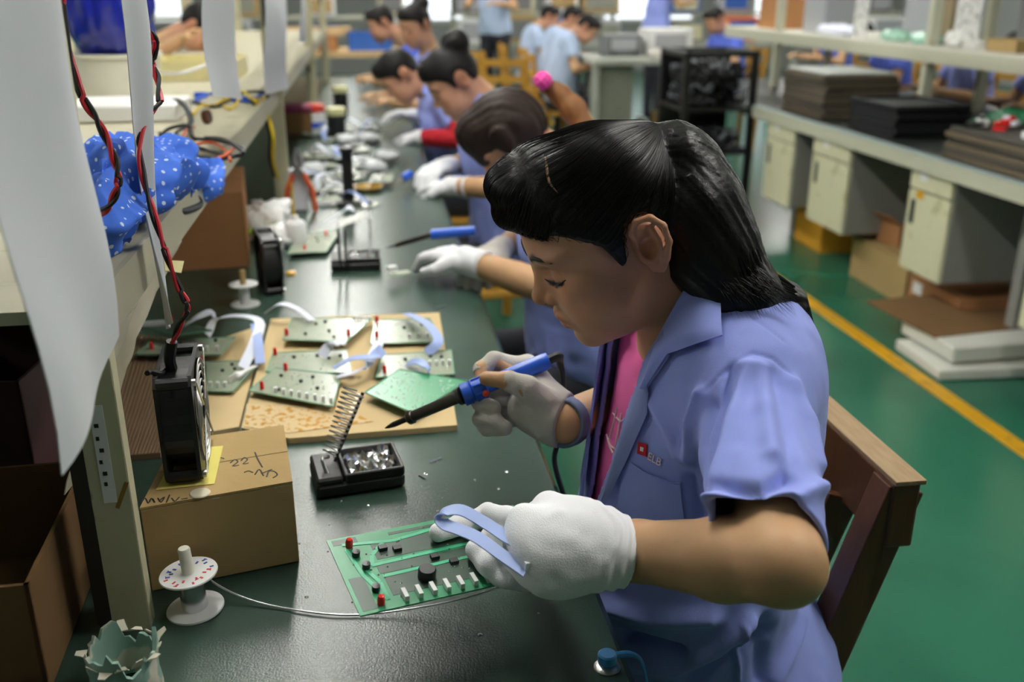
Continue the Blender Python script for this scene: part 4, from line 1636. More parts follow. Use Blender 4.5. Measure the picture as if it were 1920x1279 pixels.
# ---- soldering stands
def stand(M, c, label, s=1., spring=True):
    """iron stand: M columns right, away, up"""
    M = np.array(M)

    def L(a, b, z):
        return c + M @ (np.array([a, b, z]) * s)
    t = thing('soldering_stand', label, 'soldering stand', c)
    m_b = pm('stand_iron', '1c1b1a', rough=.45, var=.3, scale=40, bump=.3, bscale=90)
    g = MB()
    g.box(L(0, 0, .010), np.array((.112, .078, .019)) * s, M=M, bev=.004)
    g.build('base', m_b, t)
    g = MB().box(L(-.038, 0, .023), np.array((.034, .076, .010)) * s, M=M, bev=.003)
    g.build('holder_block', m_b, t)
    g = MB()
    for (a, b, wx, wy) in ((.018, -.036, .074, .005), (.018, .036, .074, .005), (-.018, 0, .005, .074), (.0535, 0, .005, .074)):
        g.box(L(a, b, .024), np.array((wx, wy, .012)) * s, M=M, bev=.0015)
    g.build('tray_rim', m_b, t)
    n = 16
    G = np.zeros((n, n, 3))
    for i in range(n):
        for j in range(n):
            h = .0205 + .006 * abs(RNG.normal()) * (0 < i < n - 1 and 0 < j < n - 1)
            G[i, j] = L(-.015 + .066 * i / (n - 1), -.032 + .064 * j / (n - 1), min(h, .034))
    MB().sheet(G, .0006).build('foil', pm('crumpled_foil', 'e8e8ea', rough=.18, metal=1.), t)
    if spring:
        A, B = L(-.040, .0, .028), L(.008, .03, .115)
        d = (B - A) / np.linalg.norm(B - A)
        MB().tube([L(-.040, -.022, .026), L(-.043, -.010, .042), A + d * .012], .0028 * s, 8).build('bracket', M_['steel'], t, smooth=True)
        u, v, w2 = rotm(d)
        LN = np.linalg.norm(B - A)
        pts = []
        for k in range(14 * 12):
            f = k / (14 * 12)
            r = (.009 + .006 * f) * s
            a = 2 * math.pi * k / 12
            pts.append(A + d * (.014 * s + (LN - .014 * s) * f) + r * (math.cos(a) * u + math.sin(a) * v))
        MB().tube(pts, .0010 * s, 6, smooth=0).build('spring', M_['steel'], t, smooth=True)
        MB().cyl(A + v * .014 * s, B + v * .0165 * s, .0022 * s, n=8).build('spring_rod', M_['black'], t)
    return t


sx = atZ(750, 900, TZ) - atZ(585, 925, TZ)
ang = math.atan2(sx[1], sx[0])
Ms = np.array([[math.cos(ang), -math.sin(ang), 0], [math.sin(ang), math.cos(ang), 0], [0, 0, 1]])
stand(Ms, np.array([-.036, 1.128, TZ]), 'black soldering stand with spring and foil-lined tray, nearest on the bench')
s2 = atZ(668, 500, TZ)
st2 = stand(np.eye(3), s2, 'black soldering stand with foil tray at the second station', 1.0, False)
for x in (638, 650):
    b = atZ(x, 500, TZ + .02)
    MB().cyl(b, b + np.array([0, .01, .085]), .003, n=8).build('rod', M_['black'], st2)
# splashes of solder on the mat
g = MB()
for (x, y) in ((790, 913), (795, 888), (820, 866), (800, 890), (735, 818), (640, 940), (690, 948), (560, 1020), (615, 1035), (618, 985), (820, 958), (950, 885), (935, 917), (890, 900), (900, 1190), (660, 1130), (575, 1120), (1010, 1150)):
    p = atZ(x, y, TZ)
    g.lathe([(0, 0), (.0022 * random.uniform(.5, 1.2), .0003), (0, .0015)], p, (0, 0, 1), 7)
for a, b in (((805, 868), (828, 858)), ((785, 892), (798, 898)), ((815, 578), (835, 572))):
    g.cyl(atZ(*a, TZ + .0008), atZ(*b, TZ + .0012), .0009, n=5)
o = solo('solder_splashes', g, M_['tin'], 'scattered bright solder splashes on the dark mat', 'solder', atZ(790, 900, TZ), kind='stuff')

# ---- earth stud by the bench edge
es = thing('earth_stud', 'chrome earth stud with blue snap cap at the bench edge', 'stud', atZ(1138, 1252, TZ))
e0 = atZ(1138, 1252, TZ)
MB().lathe([(0, 0), (.0125, 0), (.0125, .0012), (.009, .003), (.0, .0034)], e0, (0, 0, 1), 24).build('washer', M_['steel'], es, smooth=True)
m_cap = pm('snap_blue', '3f8fd0', rough=.4)
e1 = e0 + np.array([.001, .004, .003])
MB().lathe([(0, 0), (.0085, 0), (.009, .002), (.009, .009), (.0075, .0105), (0, .0105)], e1, (0, 0, 1), 22).build('snap_cap', m_cap, es, smooth=True)
MB().tube([e1 + np.array([.008, 0, .007]), e1 + np.array([.020, 0, .007]), e1 + np.array([.030, -.003, .004]), e1 + np.array([.034, -.008, -.005]), e1 + np.array([.036, -.014, -.02])], [.0032, .0032, .002, .0016, .0014], 8).build('cord', m_cap, es, smooth=True)


# ---- cardboard sheets under the boards
def poly_sheet(px, z0, th, name, mat, label, zpx=None):
    P = [atZ(x, y, zpx if zpx else z0 + th)[:2] for x, y in px]
    n = len(P)
    V = [(p[0], p[1], z0) for p in P] + [(p[0], p[1], z0 + th) for p in P]
    g = MB().add(V, [tuple(range(n - 1, -1, -1)), tuple(range(n, 2 * n))] + [(i, (i + 1) % n, n + (i + 1) % n, n + i) for i in range(n)])
    c = np.mean(np.array(P), 0)
    return solo(name, g, mat, label, 'cardboard', (c[0], c[1], z0))


m_card = pm('card_sheet', 'c9b184', rough=.8, var=.06, scale=9, spec=.25)
m_flux = pm('card_fluxed', 'cdb588', rough=.7, var=.06, scale=9, patch='b07c10', pscale=95, thr=(.52, .58), spec=.35)
poly_sheet([(508, 598), (824, 586), (857, 797), (542, 822), (452, 802)], TZ + .0005, .009, 'cardboard_sheet', m_card, 'pale cardboard sheet lying flat under the circuit boards')
poly_sheet([(462, 757), (640, 765), (700, 790), (540, 812), (458, 800)], TZ + .0098, .0006, 'flux_paper', m_flux, 'cardboard patch spotted with amber flux in front of the boards')
poly_sheet([(400, 640), (498, 606), (448, 800), (380, 812), (340, 700)], TZ + .0005, .007, 'cardboard_sheet', m_card, 'narrow cardboard sheet left of the board pile')
cs_ = thing('corrugated_sheet', 'brown corrugated sheet with open ribs left of the fan carton', 'cardboard', atZ(240, 740, TZ))
a_, b_, c_, d_ = [atZ(x, y, TZ + .012) for x, y in ((160, 612), (385, 640), (300, 845), (100, 862))]
m_cor = pm('corrugated', '7a6248', rough=.85, var=.12, scale=20)
quadprism([a_[:2], b_[:2], c_[:2], d_[:2]], TZ + .0005, TZ + .006).build('liner', m_cor, cs_)
for k in range(30):
    f = (k + .5) / 30
    p, q = a_ * (1 - f) + b_ * f, d_ * (1 - f) + c_ * f
    MB().cyl(np.array([p[0], p[1], TZ + .007]), np.array([q[0], q[1], TZ + .007]), .0026, n=8).build('rib', m_cor, cs_, smooth=True)


# ---- circuit boards on the sheets
def pcb(px, z, label, mat, leds=(), dots=(), pins=None, group='finished boards on the cardboard', edge=True, blobs=0, tilt=0.):
    Q = np.array([atZ(x, y, z) for x, y in px])
    c = Q.mean(0)
    t = thing('circuit_board', label, 'circuit board', (c[0], c[1], z), group=group)
    quadprism([q[:2] for q in Q], z - .0016, z).build('board', mat, t)
    for e, (i, j) in enumerate(((0, 1), (1, 2), (2, 3), (3, 0))):
        MB().bar(Q[i] + (0, 0, .0), Q[j] + (0, 0, .0), .0012, .0018).build('board_edge', M_['pcb_edge'], t)

    def uv(u, v, h=0.):
        p = (Q[0] * (1 - u) + Q[1] * u) * (1 - v) + (Q[3] * (1 - u) + Q[2] * u) * v
        return p + np.array([0, 0, h])
    for (u, v) in leds:
        MB().lathe([(.0, -.0), (.0032, 0), (.0032, .009), (.0026, .012), (0, .0135)], uv(u, v), (0, 0, 1), 10).build('diode', M_['led'], t, smooth=True)
    for (u, v) in dots:
        MB().lathe([(0, 0), (.0028, .0002), (.0028, .004), (0, .0045)], uv(u, v), (0, 0, 1), 9).build('capacitor', M_['black'], t, smooth=True)
    if pins:
        n, v, u0, u1 = pins
        for k in range(n):
            u = u0 + (u1 - u0) * k / max(1, n - 1)
            p = uv(u, v, .004)
            MB().box(p, (.0045, .006, .008)).build('pin_header', M_['white'], t)
    if blobs:
        g = MB()
        for k in range(blobs):
            g.lathe([(0, 0), (.0012, .0002), (0, .0012)], uv(RNG.uniform(.06, .94), RNG.uniform(.06, .94)), (0, 0, 1), 5)
        o = g.build('solder_joints', M_['tin'], t)
        o['kind'] = 'stuff'
    return t, uv


ZB = TZ + .012
pcb([(548, 596), (699, 597), (650, 641), (530, 637)], ZB + .012, 'board with two red diodes at the back of the pile', M_['pcb_pale'], [(.03, .8), (.93, .75)], [(.35, .3), (.45, .2), (.6, .6), (.75, .85), (.3, .75)], (5, .1, .8, .98), blobs=30)
pcb([(702, 600), (806, 597), (832, 641), (694, 645)], ZB + .006, 'board with bright reflection at the back right of the pile', M_['pcb_pale'], [(.05, .1), (.08, .75)], [(.5, .4), (.55, .75), (.8, .3)], (4, .8, .55, .95), blobs=30)
pcb([(512, 662), (650, 655), (660, 700), (498, 697)], ZB + .004, 'board with a red diode tucked behind the front board', M_['pcb_pale'], [(.04, .1)], [(.3, .3), (.6, .25), (.75, .4), (.9, .3)], None, blobs=30)
pcb([(516, 690), (640, 703), (624, 763), (466, 733)], ZB + .008, 'front board of the pile with a row of white pins', M_['pcb_pale'], [(.18, .05), (.12, .85)], [(.2, .3), (.5, .4), (.75, .55), (.32, .8), (.62, .2)], (8, .88, .3, .97), blobs=40)
pcb([(716, 666), (846, 656), (852, 702), (704, 708)], ZB + .005, 'board at the right of the pile with white flat cable', M_['pcb_pale'], [(.1, .8)], [(.35, .3), (.7, .25), (.85, .3)], (5, .6, .6, .95), blobs=30)
t, _uv = pcb([(749, 693), (876, 714), (777, 776), (684, 736)], ZB + .012, 'bright green board lying solder side up under the iron', M_['pcb'], (), (), None, blobs=110)
pcb([(282, 640), (441, 632), (414, 666), (254, 665)], TZ + .022, 'board with one red diode and white pins on the corrugated sheet', M_['pcb_pale'], [(.12, .6)], [(.8, .2), (.4, .3)], (6, .75, .3, .92), blobs=20)
pcb([(386, 678), (492, 676), (436, 735), (390, 734)], TZ + .014, 'board beside the fan with a white connector', M_['pcb_pale'], [(-.08, .05)], [(.35, .35), (.6, .3), (.5, .15)], (3, .85, .1, .6), blobs=20)
pcb([(232, 606), (322, 600), (398, 620), (330, 628)], TZ + .045, 'dark board at the back left under the hanging sheet', M_['pcb_dark'], [(.9, .1)], (), (8, .3, .05, .6), blobs=10)


def cable(pts, wid, side, label, mat=None, group='flat cables lying on the board pile'):
    g = ribbon(pts, wid, side, .0012)
    return solo('ribbon_cable', g, mat or M_['ribbon'], label, 'cable', pts[0], group, smooth=True)


X_ = np.array([1., 0, 0])
Y_ = np.array([0, 1., 0])
cable([atZ(500, 585, TZ + .03), atZ(525, 570, TZ + .05), atZ(555, 578, TZ + .045), atZ(585, 600, TZ + .03)], .016, Y_ + X_ * .3, 'flat cable arching at the back edge of the cardboard', M_['ribbon'])
cable([atZ(388, 628, TZ + .025), atZ(405, 600, TZ + .045), atZ(445, 592, TZ + .05), atZ(485, 602, TZ + .05), atZ(478, 640, TZ + .04), atZ(455, 690, TZ + .02)], .017, Y_ * .8 + X_ * .6, 'flat cable bent in a wide arch left of the split', M_['ribbon'])
cable([atZ(478, 606, TZ + .045), atZ(484, 640, TZ + .042), atZ(488, 682, TZ + .022)], .016, X_, 'bluish flat cable hanging straight beside the split', M_['ribbon_b'])
cable([atZ(330, 622, TZ + .03), atZ(362, 600, TZ + .055), atZ(395, 585, TZ + .055), atZ(402, 596, TZ + .045)], .018, Y_, 'flat cable curled behind the red and black fan cable')
cable([atZ(602, 668, TZ + .02), atZ(618, 650, TZ + .032), atZ(640, 645, TZ + .034), atZ(625, 640, TZ + .03)], .018, X_ + Y_ * .4, 'short flat cable tuft between the middle boards')
cable([atZ(625, 690, TZ + .03), atZ(660, 672, TZ + .042), atZ(700, 668, TZ + .045), atZ(718, 655, TZ + .04)], .02, Y_ + X_ * .2, 'flat cable stretched across the middle of the pile', M_['ribbon_b'])
cable([atZ(635, 705, TZ + .024), atZ(660, 700, TZ + .03), atZ(690, 680, TZ + .035), atZ(712, 640, TZ + .035)], .018, Y_ + X_ * .5, 'flat cable rising to a point in the middle of the pile')
cable([atZ(762, 588, TZ + .03), atZ(782, 596, TZ + .042), atZ(806, 612, TZ + .045), atZ(822, 640, TZ + .035), atZ(800, 662, TZ + .022)], .017, X_ + Y_ * .3, 'flat cable looping over the back right board', M_['ribbon_b'])
cable([atZ(765, 680, TZ + .022), atZ(785, 678, TZ + .032), atZ(800, 690, TZ + .032), atZ(805, 700, TZ + .024)], .016, Y_, 'short flat cable end at the right of the pile', M_['ribbon_b'])
cable([atZ(430, 712, TZ + .02), atZ(450, 700, TZ + .024), atZ(478, 686, TZ + .022)], .012, Y_ + X_, 'white connector strip on the board beside the fan', M_['white'])
# ================================================================== SHEETS HANGING FROM THE SHELF RAIL
m_sheet = pm('hanging_film', 'd9dcdf', rough=.4, var=.03, scale=4, spec=.4)


def hang(label, near, far, top=1.80, bulge=.02, taper=0., seed=0):
    """sheet in front of the shelf: near/far = (x, y, z) of the two bottom corners"""
    near, far = np.array(near, float), np.array(far, float)
    n, m = 26, 14
    G = np.zeros((n, m, 3))
    for i in range(n):
        f = i / (n - 1)
        for j in range(m):
            g = j / (m - 1)
            b = near * (1 - g) + far * g
            tp = np.array([-.21, b[1], top])
            p = b * (1 - f) + tp * f
            c = (near[1] + far[1]) / 2
            p[1] = c + (p[1] - c) * (1 - taper * (1 - f) ** 1.5)
            p[0] += bulge * math.sin(math.pi * g) * (1 - f * .6) + .006 * math.sin(6 * g + 7 * f + seed) + .004 * math.sin(15 * f + seed)
            p[1] += .006 * math.sin(9 * f + seed)
            G[i, j] = p
    t = thing('document_sleeve', label, 'document', ((near + far) / 2 * np.array([1, 1, 0]) + np.array([0, 0, near[2]])), group='sheets hanging from the shelf rail')
    MB().sheet(G, .0008).build('sleeve', m_sheet, t, smooth=True)
    MB().box((-.21, (near[1] + far[1]) / 2, top - .012), (.006, .03, .03)).build('clip', M_['steel'], t)
    return t


hang('large blurred white sheet hanging nearest the camera', (-.217, .590, 1.052), (-.220, .785, 1.080), bulge=.010, seed=1)
hang('narrow white sheet tapering to a point above the polka-dot cloth', (-.235, 1.0, 1.0), (-.245, 1.115, .99), taper=.93, bulge=.01, seed=2)
hang('white sheet hanging above the yellow cables', (-.235, 1.58, 1.195), (-.245, 1.99, 1.145), bulge=.01, seed=3)
hang('white sheet hanging in front of the second shelf post', (-.23, 2.45, 1.11), (-.24, 3.25, 1.06), bulge=.01, seed=4)
hang('thin white sheet hanging beyond the second shelf post', (-.23, 3.9, 1.16), (-.24, 4.3, 1.14), bulge=.01, seed=5)

# ================================================================== THINGS ON THE SHELF
SZ = 1.085
# polka-dot cloth
m_dot = bpy.data.materials.new('polka_cloth')
m_dot.use_nodes = True
_n, _l = m_dot.node_tree.nodes, m_dot.node_tree.links
_b = _n['Principled BSDF']
_b.inputs['Roughness'].default_value = .85
_tc = _n.new('ShaderNodeTexCoord')
_vo = _n.new('ShaderNodeTexVoronoi')
_vo.inputs['Scale'].default_value = 92
_vo.inputs['Randomness'].default_value = .25
_l.new(_tc.outputs['Object'], _vo.inputs['Vector'])
_mr = _n.new('ShaderNodeMapRange')
_mr.inputs['From Min'].default_value = .26
_mr.inputs['From Max'].default_value = .20
_l.new(_vo.outputs['Distance'], _mr.inputs[0])
_mx = _n.new('ShaderNodeMix')
_mx.data_type = 'RGBA'
_mx.inputs[6].default_value = (*lin('3a6cd6'), 1)
_mx.inputs[7].default_value = (*lin('d6e2f6'), 1)
_l.new(_mr.outputs[0], _mx.inputs[0])
_l.new(_mx.outputs[2], _b.inputs['Base Color'])
cl0 = atX(235, 330, -.27)


def clothf(P):
    d = ell(P, atX(225, 345, -.30), (.075, .14, .052))
    d = smin(d, ell(P, atX(215, 385, -.262), (.030, .09, .060)), .03)
    d = smin(d, ell(P, atX(290, 325, -.29), (.05, .08, .038)), .03)
    d = smin(d, chain(P, [atX(318, 340, -.27), atX(360, 328, -.262), atX(402, 340, -.25)], [.034, .028, .022]), .02)
    d = smax(d, -ell(P, atX(345, 375, -.25), (.035, .05, .026)), .012)
    return d


sdf_obj('polka_cloth', clothf, cl0 - np.array([.2, .35, .2]), cl0 + np.array([.25, .6, .2]), .0045, m_dot, None,
        post=lambda V: V + grad(clothf, V) * (.014 * noise3(V, (16, 11, 22)) + .022 * (1 - np.abs(noise3(V, (13, 9, 17)))) ** 3 - .014 * (1 - np.abs(noise3(V + 7, (22, 15, 28)))) ** 3 + .008 * (1 - np.abs(noise3(V, (44, 30, 40)))) ** 3 - .008)[:, None])
o = bpy.data.objects['polka_cloth']
tag(o, 'crumpled blue cloth with white polka dots hanging over the shelf edge', 'cloth')
_c = cl0
o.data.transform(Matrix.Translation((-_c[0], -_c[1], -SZ)))
o.location = (_c[0], _c[1], SZ)

p0 = atZ(232, 232, SZ)
solo('flat_box', MB().box((-.515, 2.25, SZ + .019), (.235, .20, .036), bev=.004), M_['white'], 'flat white plastic box lid on the shelf behind the cloth', 'box', (-.515, 2.25, SZ), bevel=.002)
tb = thing('storage_tub', 'cream plastic tub holding a glossy dark blue bag', 'tub', (-.62, 2.68, SZ))
MB().lathe([(.085, 0), (.095, .004), (.105, .10), (.112, .104), (.112, .112), (.104, .112), (.093, .01)], (-.625, 2.68, SZ + .001), (0, 0, 1), 36).build('tub', pm('tub_cream', 'dedccd', rough=.5), tb, smooth=True)
m_bag = pm('blue_film', '16208c', rough=.15, var=.2, scale=15, spec=.7)


def bagf(P):
    return smax(ell(P, (-.625, 2.68, SZ + .23), (.105, .11, .15)), -(P[:, 2] - SZ - .06), .01)


sdf_obj('blue_bag', bagf, (-.80, 2.5, SZ), (-.45, 2.86, SZ + .44), .005, m_bag, None, post=lambda V: V + grad(bagf, V) * (.012 * noise3(V, (20, 20, 9)) + .008 * np.abs(noise3(V, (35, 35, 16))))[:, None])
o = bpy.data.objects['blue_bag']
tag(o, 'glossy dark blue plastic bag stuffed into the cream tub', 'bag')
o.data.transform(Matrix.Translation((.625, -2.68, -SZ)))
o.location = (-.625, 2.68, SZ)
# cream tray
TX, TY = -.52, 3.30
tr = thing('plastic_tray', 'cream shallow tray on the shelf behind the tub', 'tray', (TX, TY, SZ))
m_tray = pm('tray_cream', 'd8cf9a', rough=.5)
MB().box((TX, TY, SZ + .004), (.26, .30, .006)).build('tray_floor', m_tray, tr)
for (x, y, wx, wy) in ((TX - .13, TY, .005, .30), (TX + .13, TY, .005, .30), (TX, TY - .15, .26, .005), (TX, TY + .15, .26, .005)):
    MB().box((x, y, SZ + .03), (wx, wy, .058)).build('tray_side', m_tray, tr)
MB().tube([atZ(285, 135, SZ + .06), atZ(330, 138, SZ + .066), atZ(370, 128, SZ + .075), atZ(398, 115, SZ + .08)], .004, 6).build('tray_tube', M_['white'], tr, smooth=True)
# cables on the shelf
cz = SZ + .006
tg = thing('cable_tangle', 'tangle of black and orange-red leads coiled at the shelf edge', 'cables', atZ(370, 270, SZ))


def cpx(pts, r, mat, nm, root, z=cz):
    P = [atZ(p[0], p[1], z + (p[2] if len(p) > 2 else 0)) for p in pts]
    MB().tube(P, r, 6).build(nm, mat, root, smooth=True)


cpx([(300, 255), (320, 240, .01), (355, 236, .012), (362, 258, .004), (400, 262), (450, 275, .004), (455, 288), (430, 292), (380, 280), (330, 262), (300, 250)], .0035, M_['blackm'], 'black_lead', tg)
cpx([(310, 280), (350, 288, .003), (400, 298), (440, 293), (455, 285, .008), (420, 262, .01), (385, 258)], .0035, M_['blackm'], 'black_lead', tg)
cpx([(305, 270), (340, 262, .01), (330, 250, .014), (350, 240, .014), (366, 262)], .0032, M_['blackm'], 'black_lead', tg)
cpx([(305, 290), (340, 288, .004), (370, 270, .008), (400, 268, .006), (425, 285), (432, 302)], .0028, M_['cable_or'], 'orange_lead', tg)
cpx([(315, 262, .004), (340, 258, .01), (352, 240, .012), (364, 238)], .0028, M_['cable_or'], 'orange_lead', tg)
cpx([(395, 300), (420, 292, .004), (440, 278, .004)], .0025, M_['cable_or'], 'orange_lead', tg)
cpx([(312, 190, .02), (335, 190, .03), (350, 205, .028), (358, 225, .02), (352, 240, .012)], .006, M_['blackm'], 'black_sleeve', tg)
yc = thing('cable_tangle', 'yellow, blue and black cables lying on the shelf and dropping over its edge', 'cables', atZ(440, 190, SZ))
cpx([(362, 214), (378, 198, .006), (400, 197), (425, 185, .01), (440, 178, .012), (446, 190, .008), (432, 204), (420, 198)], .003, M_['cable_yel'], 'yellow_lead', yc)
cpx([(430, 178, .008), (455, 172, .012), (472, 185, .008), (492, 185), (500, 180)], .004, M_['cable_yel'], 'yellow_lead', yc)
MB().tube([atZ(478, 190, SZ + .012), W(500, 215, 2.45), W(512, 255, 2.45), W(512, 300, 2.5), W(522, 335, 2.6)], .0045, 6).build('yellow_lead', M_['cable_yel'], yc, smooth=True)
MB().tube([atZ(474, 192, SZ + .010), W(494, 216, 2.46), W(506, 255, 2.46), W(506, 300, 2.5), W(514, 330, 2.6)], .004, 6).build('black_lead', M_['blackm'], yc, smooth=True)
cpx([(365, 190), (395, 176, .004), (432, 182), (470, 190), (495, 172, .006)], .0042, M_['cable_blue'], 'blue_lead', yc)
cpx([(280, 182), (330, 184, .002), (380, 196), (410, 198), (450, 176, .01), (490, 172, .012), (502, 182), (470, 186)], .0042, M_['blackm'], 'black_lead', yc)
MB().box(atZ(376, 178, SZ + .008), (.03, .02, .014)).build('plug', M_['cable_blue'], yc)
MB().box(atZ(455, 186, SZ + .008), (.05, .02, .012), rz=.3).build('plug', M_['cable_blue'], yc)
rg = atZ(389, 232, SZ)
solo('metal_ring', MB().lathe([(.007, -.006), (.0135, -.006), (.0145, 0), (.0135, .006), (.007, .006)], rg + np.array([0, 0, .0145]), (1, -.3, .15), 20), pm('bronze', '5a3a28', rough=.4, metal=.6), 'small bronze ring standing on the shelf by the leads', 'ring', rg, smooth=True)
lp = thing('black_coil', 'black cable loop under the polka-dot cloth at the shelf edge', 'cable', atX(345, 385, -.25))
MB().tube([atX(318, 390, -.262), atX(345, 396, -.252), atX(374, 383, -.252), atX(362, 366, -.256), atX(330, 362, -.262), atX(316, 372, -.264)], .0055, 8).build('coil', M_['blackm'], lp, smooth=True)
MB().tube([atX(318, 376, -.262), atX(340, 376, -.258), atX(356, 372, -.256)], .006, 8).build('red_coil', M_['cable_red'], lp, smooth=True)
# plastic film drooping below the shelf near the first post
G = np.zeros((14, 10, 3))
for i in range(14):
    for j in range(10):
        f, g = i / 13, j / 9
        G[i, j] = (-.262 - .05 * f + .012 * math.sin(9 * g + 5 * f), .93 + .40 * g * (1 - .55 * f) + .01 * math.sin(11 * f), 1.037 - .17 * f * (1 - .35 * g))
o = solo('plastic_film', MB().sheet(G, .0012), pm('film_cream', 'b4ae98', rough=.35, var=.1, scale=20, spec=.5), 'cream plastic film drooping under the shelf near the first post', 'film', (-.28, 1.1, .87), smooth=True)
MB().sheet(np.array([[W(308, 488, 1.10), W(345, 490, 1.10)], [W(310, 508, 1.09), W(340, 512, 1.09)]]), .001).build('paper_tag', pm('tag_paper', 'c9c08c', rough=.8), fc)['label'] = 'small cream paper tag'

# ================================================================== UNDER AND BEHIND THE SHELF ON THE BENCH
def carton(name, label, c, d, rz, mat, open_=False, group=None, flaps=True):
    t = thing(name, label, 'box', c, group=group)
    c = np.array(c, float)
    Mr = np.array([[math.cos(rz), -math.sin(rz), 0], [math.sin(rz), math.cos(rz), 0], [0, 0, 1]])
    w = .004
    for (ox, oy, wx, wy) in ((0, -d[1] / 2 + w / 2, d[0], w), (0, d[1] / 2 - w / 2, d[0], w), (-d[0] / 2 + w / 2, 0, w, d[1]), (d[0] / 2 - w / 2, 0, w, d[1])):
        MB().box(c + Mr @ np.array([ox, oy, d[2] / 2 + .001]), (wx, wy, d[2]), M=Mr).build('side_panel', mat, t)
    MB().box(c + np.array([0, 0, .004]), (d[0] - .01, d[1] - .01, .004), M=Mr).build('base_panel', mat, t)
    if open_ is None:
        pass
    elif open_:
        for s in (-1, 1):
            a = Mr @ np.array([s, 0, 0])
            e = c + a * d[0] / 2 + np.array([0, 0, d[2]])
            MB().bar(e, e + a * d[0] * .3 + np.array([0, 0, d[0] * .22]), d[1] * .95, .003, up=a + np.array([0, 0, .01])).build('flap', mat, t)
    else:
        for s in (-1, 1):
            MB().box(c + Mr @ np.array([0, s * d[1] * .251, d[2] + .0025]), (d[0], d[1] * .495, .003), M=Mr).build('flap', mat, t)
    return t


carton('cardboard_box', 'brown carton pushed under the shelf behind the white plastic bags', (-.45, 2.35, TZ), (.30, .34, .17), .1, M_['brown_red'])
carton('cardboard_box', 'dark open carton left of the near shelf post', (-.465, .875, TZ), (.30, .24, .115), .04, M_['brown_dk'], None)
carton('parts_bin', 'dark red parts carton further left under the shelf', (-.56, 1.32, TZ), (.28, .30, .15), -.1, pm('dark_red_bin', '3a1c1e', rough=.7), None)
solo('grey_tray', MB().box((-.40, .70, TZ + .012), (.20, .10, .022), bev=.004), pm('grey_bin', '3a3c3e', rough=.6), 'dark grey tray lying in front of the dark carton', 'tray', (-.40, .70, TZ))
# torn paper tube in the corner
tt = atZ(232, 1262, TZ)
tt = np.array([-.240, .752, TZ])
tb2 = thing('paper_tube', 'torn pale green paper tube at the foot of the near post', 'tube', tt)
V, F = [], []
n, k_ = 40, 9
for i in range(k_):
    for j in range(n):
        a = 2 * math.pi * j / n
        hz = .048 + .010 * math.sin(3 * a + 1) + .006 * math.sin(7 * a) + .004 * math.sin(17 * a)
        r = .030 + .0012 * math.sin(5 * a + i)
        V.append(tt + np.array([r * math.cos(a), r * math.sin(a), hz * i / (k_ - 1)]))
for i in range(k_):
    for j in range(n):
        a = 2 * math.pi * j / n
        hz = .048 + .010 * math.sin(3 * a + 1) + .006 * math.sin(7 * a) + .004 * math.sin(17 * a)
        V.append(tt + np.array([.0275 * math.cos(a), .0275 * math.sin(a), hz * (1 - i / (k_ - 1)) + .0005]))
for i in range(2 * k_ - 1):
    for j in range(n):
        F.append((i * n + j, i * n + (j + 1) % n, (i + 1) * n + (j + 1) % n, (i + 1) * n + j))
MB().add(V, F).build('wrapper', pm('tube_paper', '8fb0a2', rough=.8, var=.15, scale=30, patch='d8d2c2', pscale=30, thr=(.5, .56)), tb2, smooth=True)
for k in range(14):
    a = 2 * math.pi * k / 14
    b = tt + np.array([.030 * math.cos(a), .030 * math.sin(a), .046])
    o_ = np.array([math.cos(a), math.sin(a), 0])
    G = [[b + o_ * (.004 * q + .006 * q * q * math.sin(k * 2.1)) + np.array([-o_[1], o_[0], 0]) * s * .006 * (1 - q * .5) + np.array([0, 0, .004 * q + .004 * q * math.sin(k * 1.7)]) for s in (-1, 0, 1)] for q in (0, .5, 1)]
    MB().sheet(np.array(G), .0008).build('torn_shred', pm('shred', 'cfc9b6', rough=.85) if k == 0 else bpy.data.materials['shred'], tb2, smooth=True)

# ---- second station: fan, bottle, pliers, boards, cloths, rack
f2c = atZ(505, 548, TZ)
fan2 = thing('desk_fan', 'black fan standing on the bench at the second station', 'fan', f2c)
make_fan(fan2, np.stack([np.array([.97, .25, 0]), np.array([-.25, .97, 0]), (0, 0, 1)], 1), f2c + np.array([.0, .03, .0615]))
bt = thing('glue_bottle', 'white plastic squeeze bottle behind the second fan', 'bottle', atZ(556, 462, TZ))
b0 = atZ(556, 462, TZ)
MB().lathe([(0, 0), (.026, 0), (.028, .004), (.028, .055), (.022, .064), (.010, .070), (.010, .078), (0, .078)], b0, (0, 0, 1), 24).build('bottle_body', M_['white'], bt, smooth=True)
MB().cyl(b0 + (0, 0, .078), b0 + (0, 0, .16), .003, .002, n=8).build('needle', M_['cable_yel'], bt, smooth=True)
pl = thing('pliers', 'side cutters with orange-red handles standing by the shelf post', 'pliers', atZ(560, 400, TZ))
q0 = atZ(565, 398, TZ)
for s in (-1, 1):
    MB().tube([q0 + np.array([s * .040, 0, .002]), q0 + np.array([s * .034, 0, .06]), q0 + np.array([s * .014, 0, .11])], [.007, .0085, .007], 8).build('handle', M_['cable_or'], pl, smooth=True)
    MB().tube([q0 + np.array([s * .014, 0, .11]), q0 + np.array([-s * .008, 0, .14]), q0 + np.array([-s * .003, 0, .18])], [.007, .008, .003], 8).build('jaw', M_['steel'], pl, smooth=True)
hd = q0 + np.array([-.005, .03, 0])
solo('tool_holder', MB().box(hd + np.array([0, 0, .06]), (.05, .03, .12), bev=.004), pm('holder_white', 'd0d2d8', rough=.5), 'pale plastic tool holder behind the red pliers', 'holder', hd)


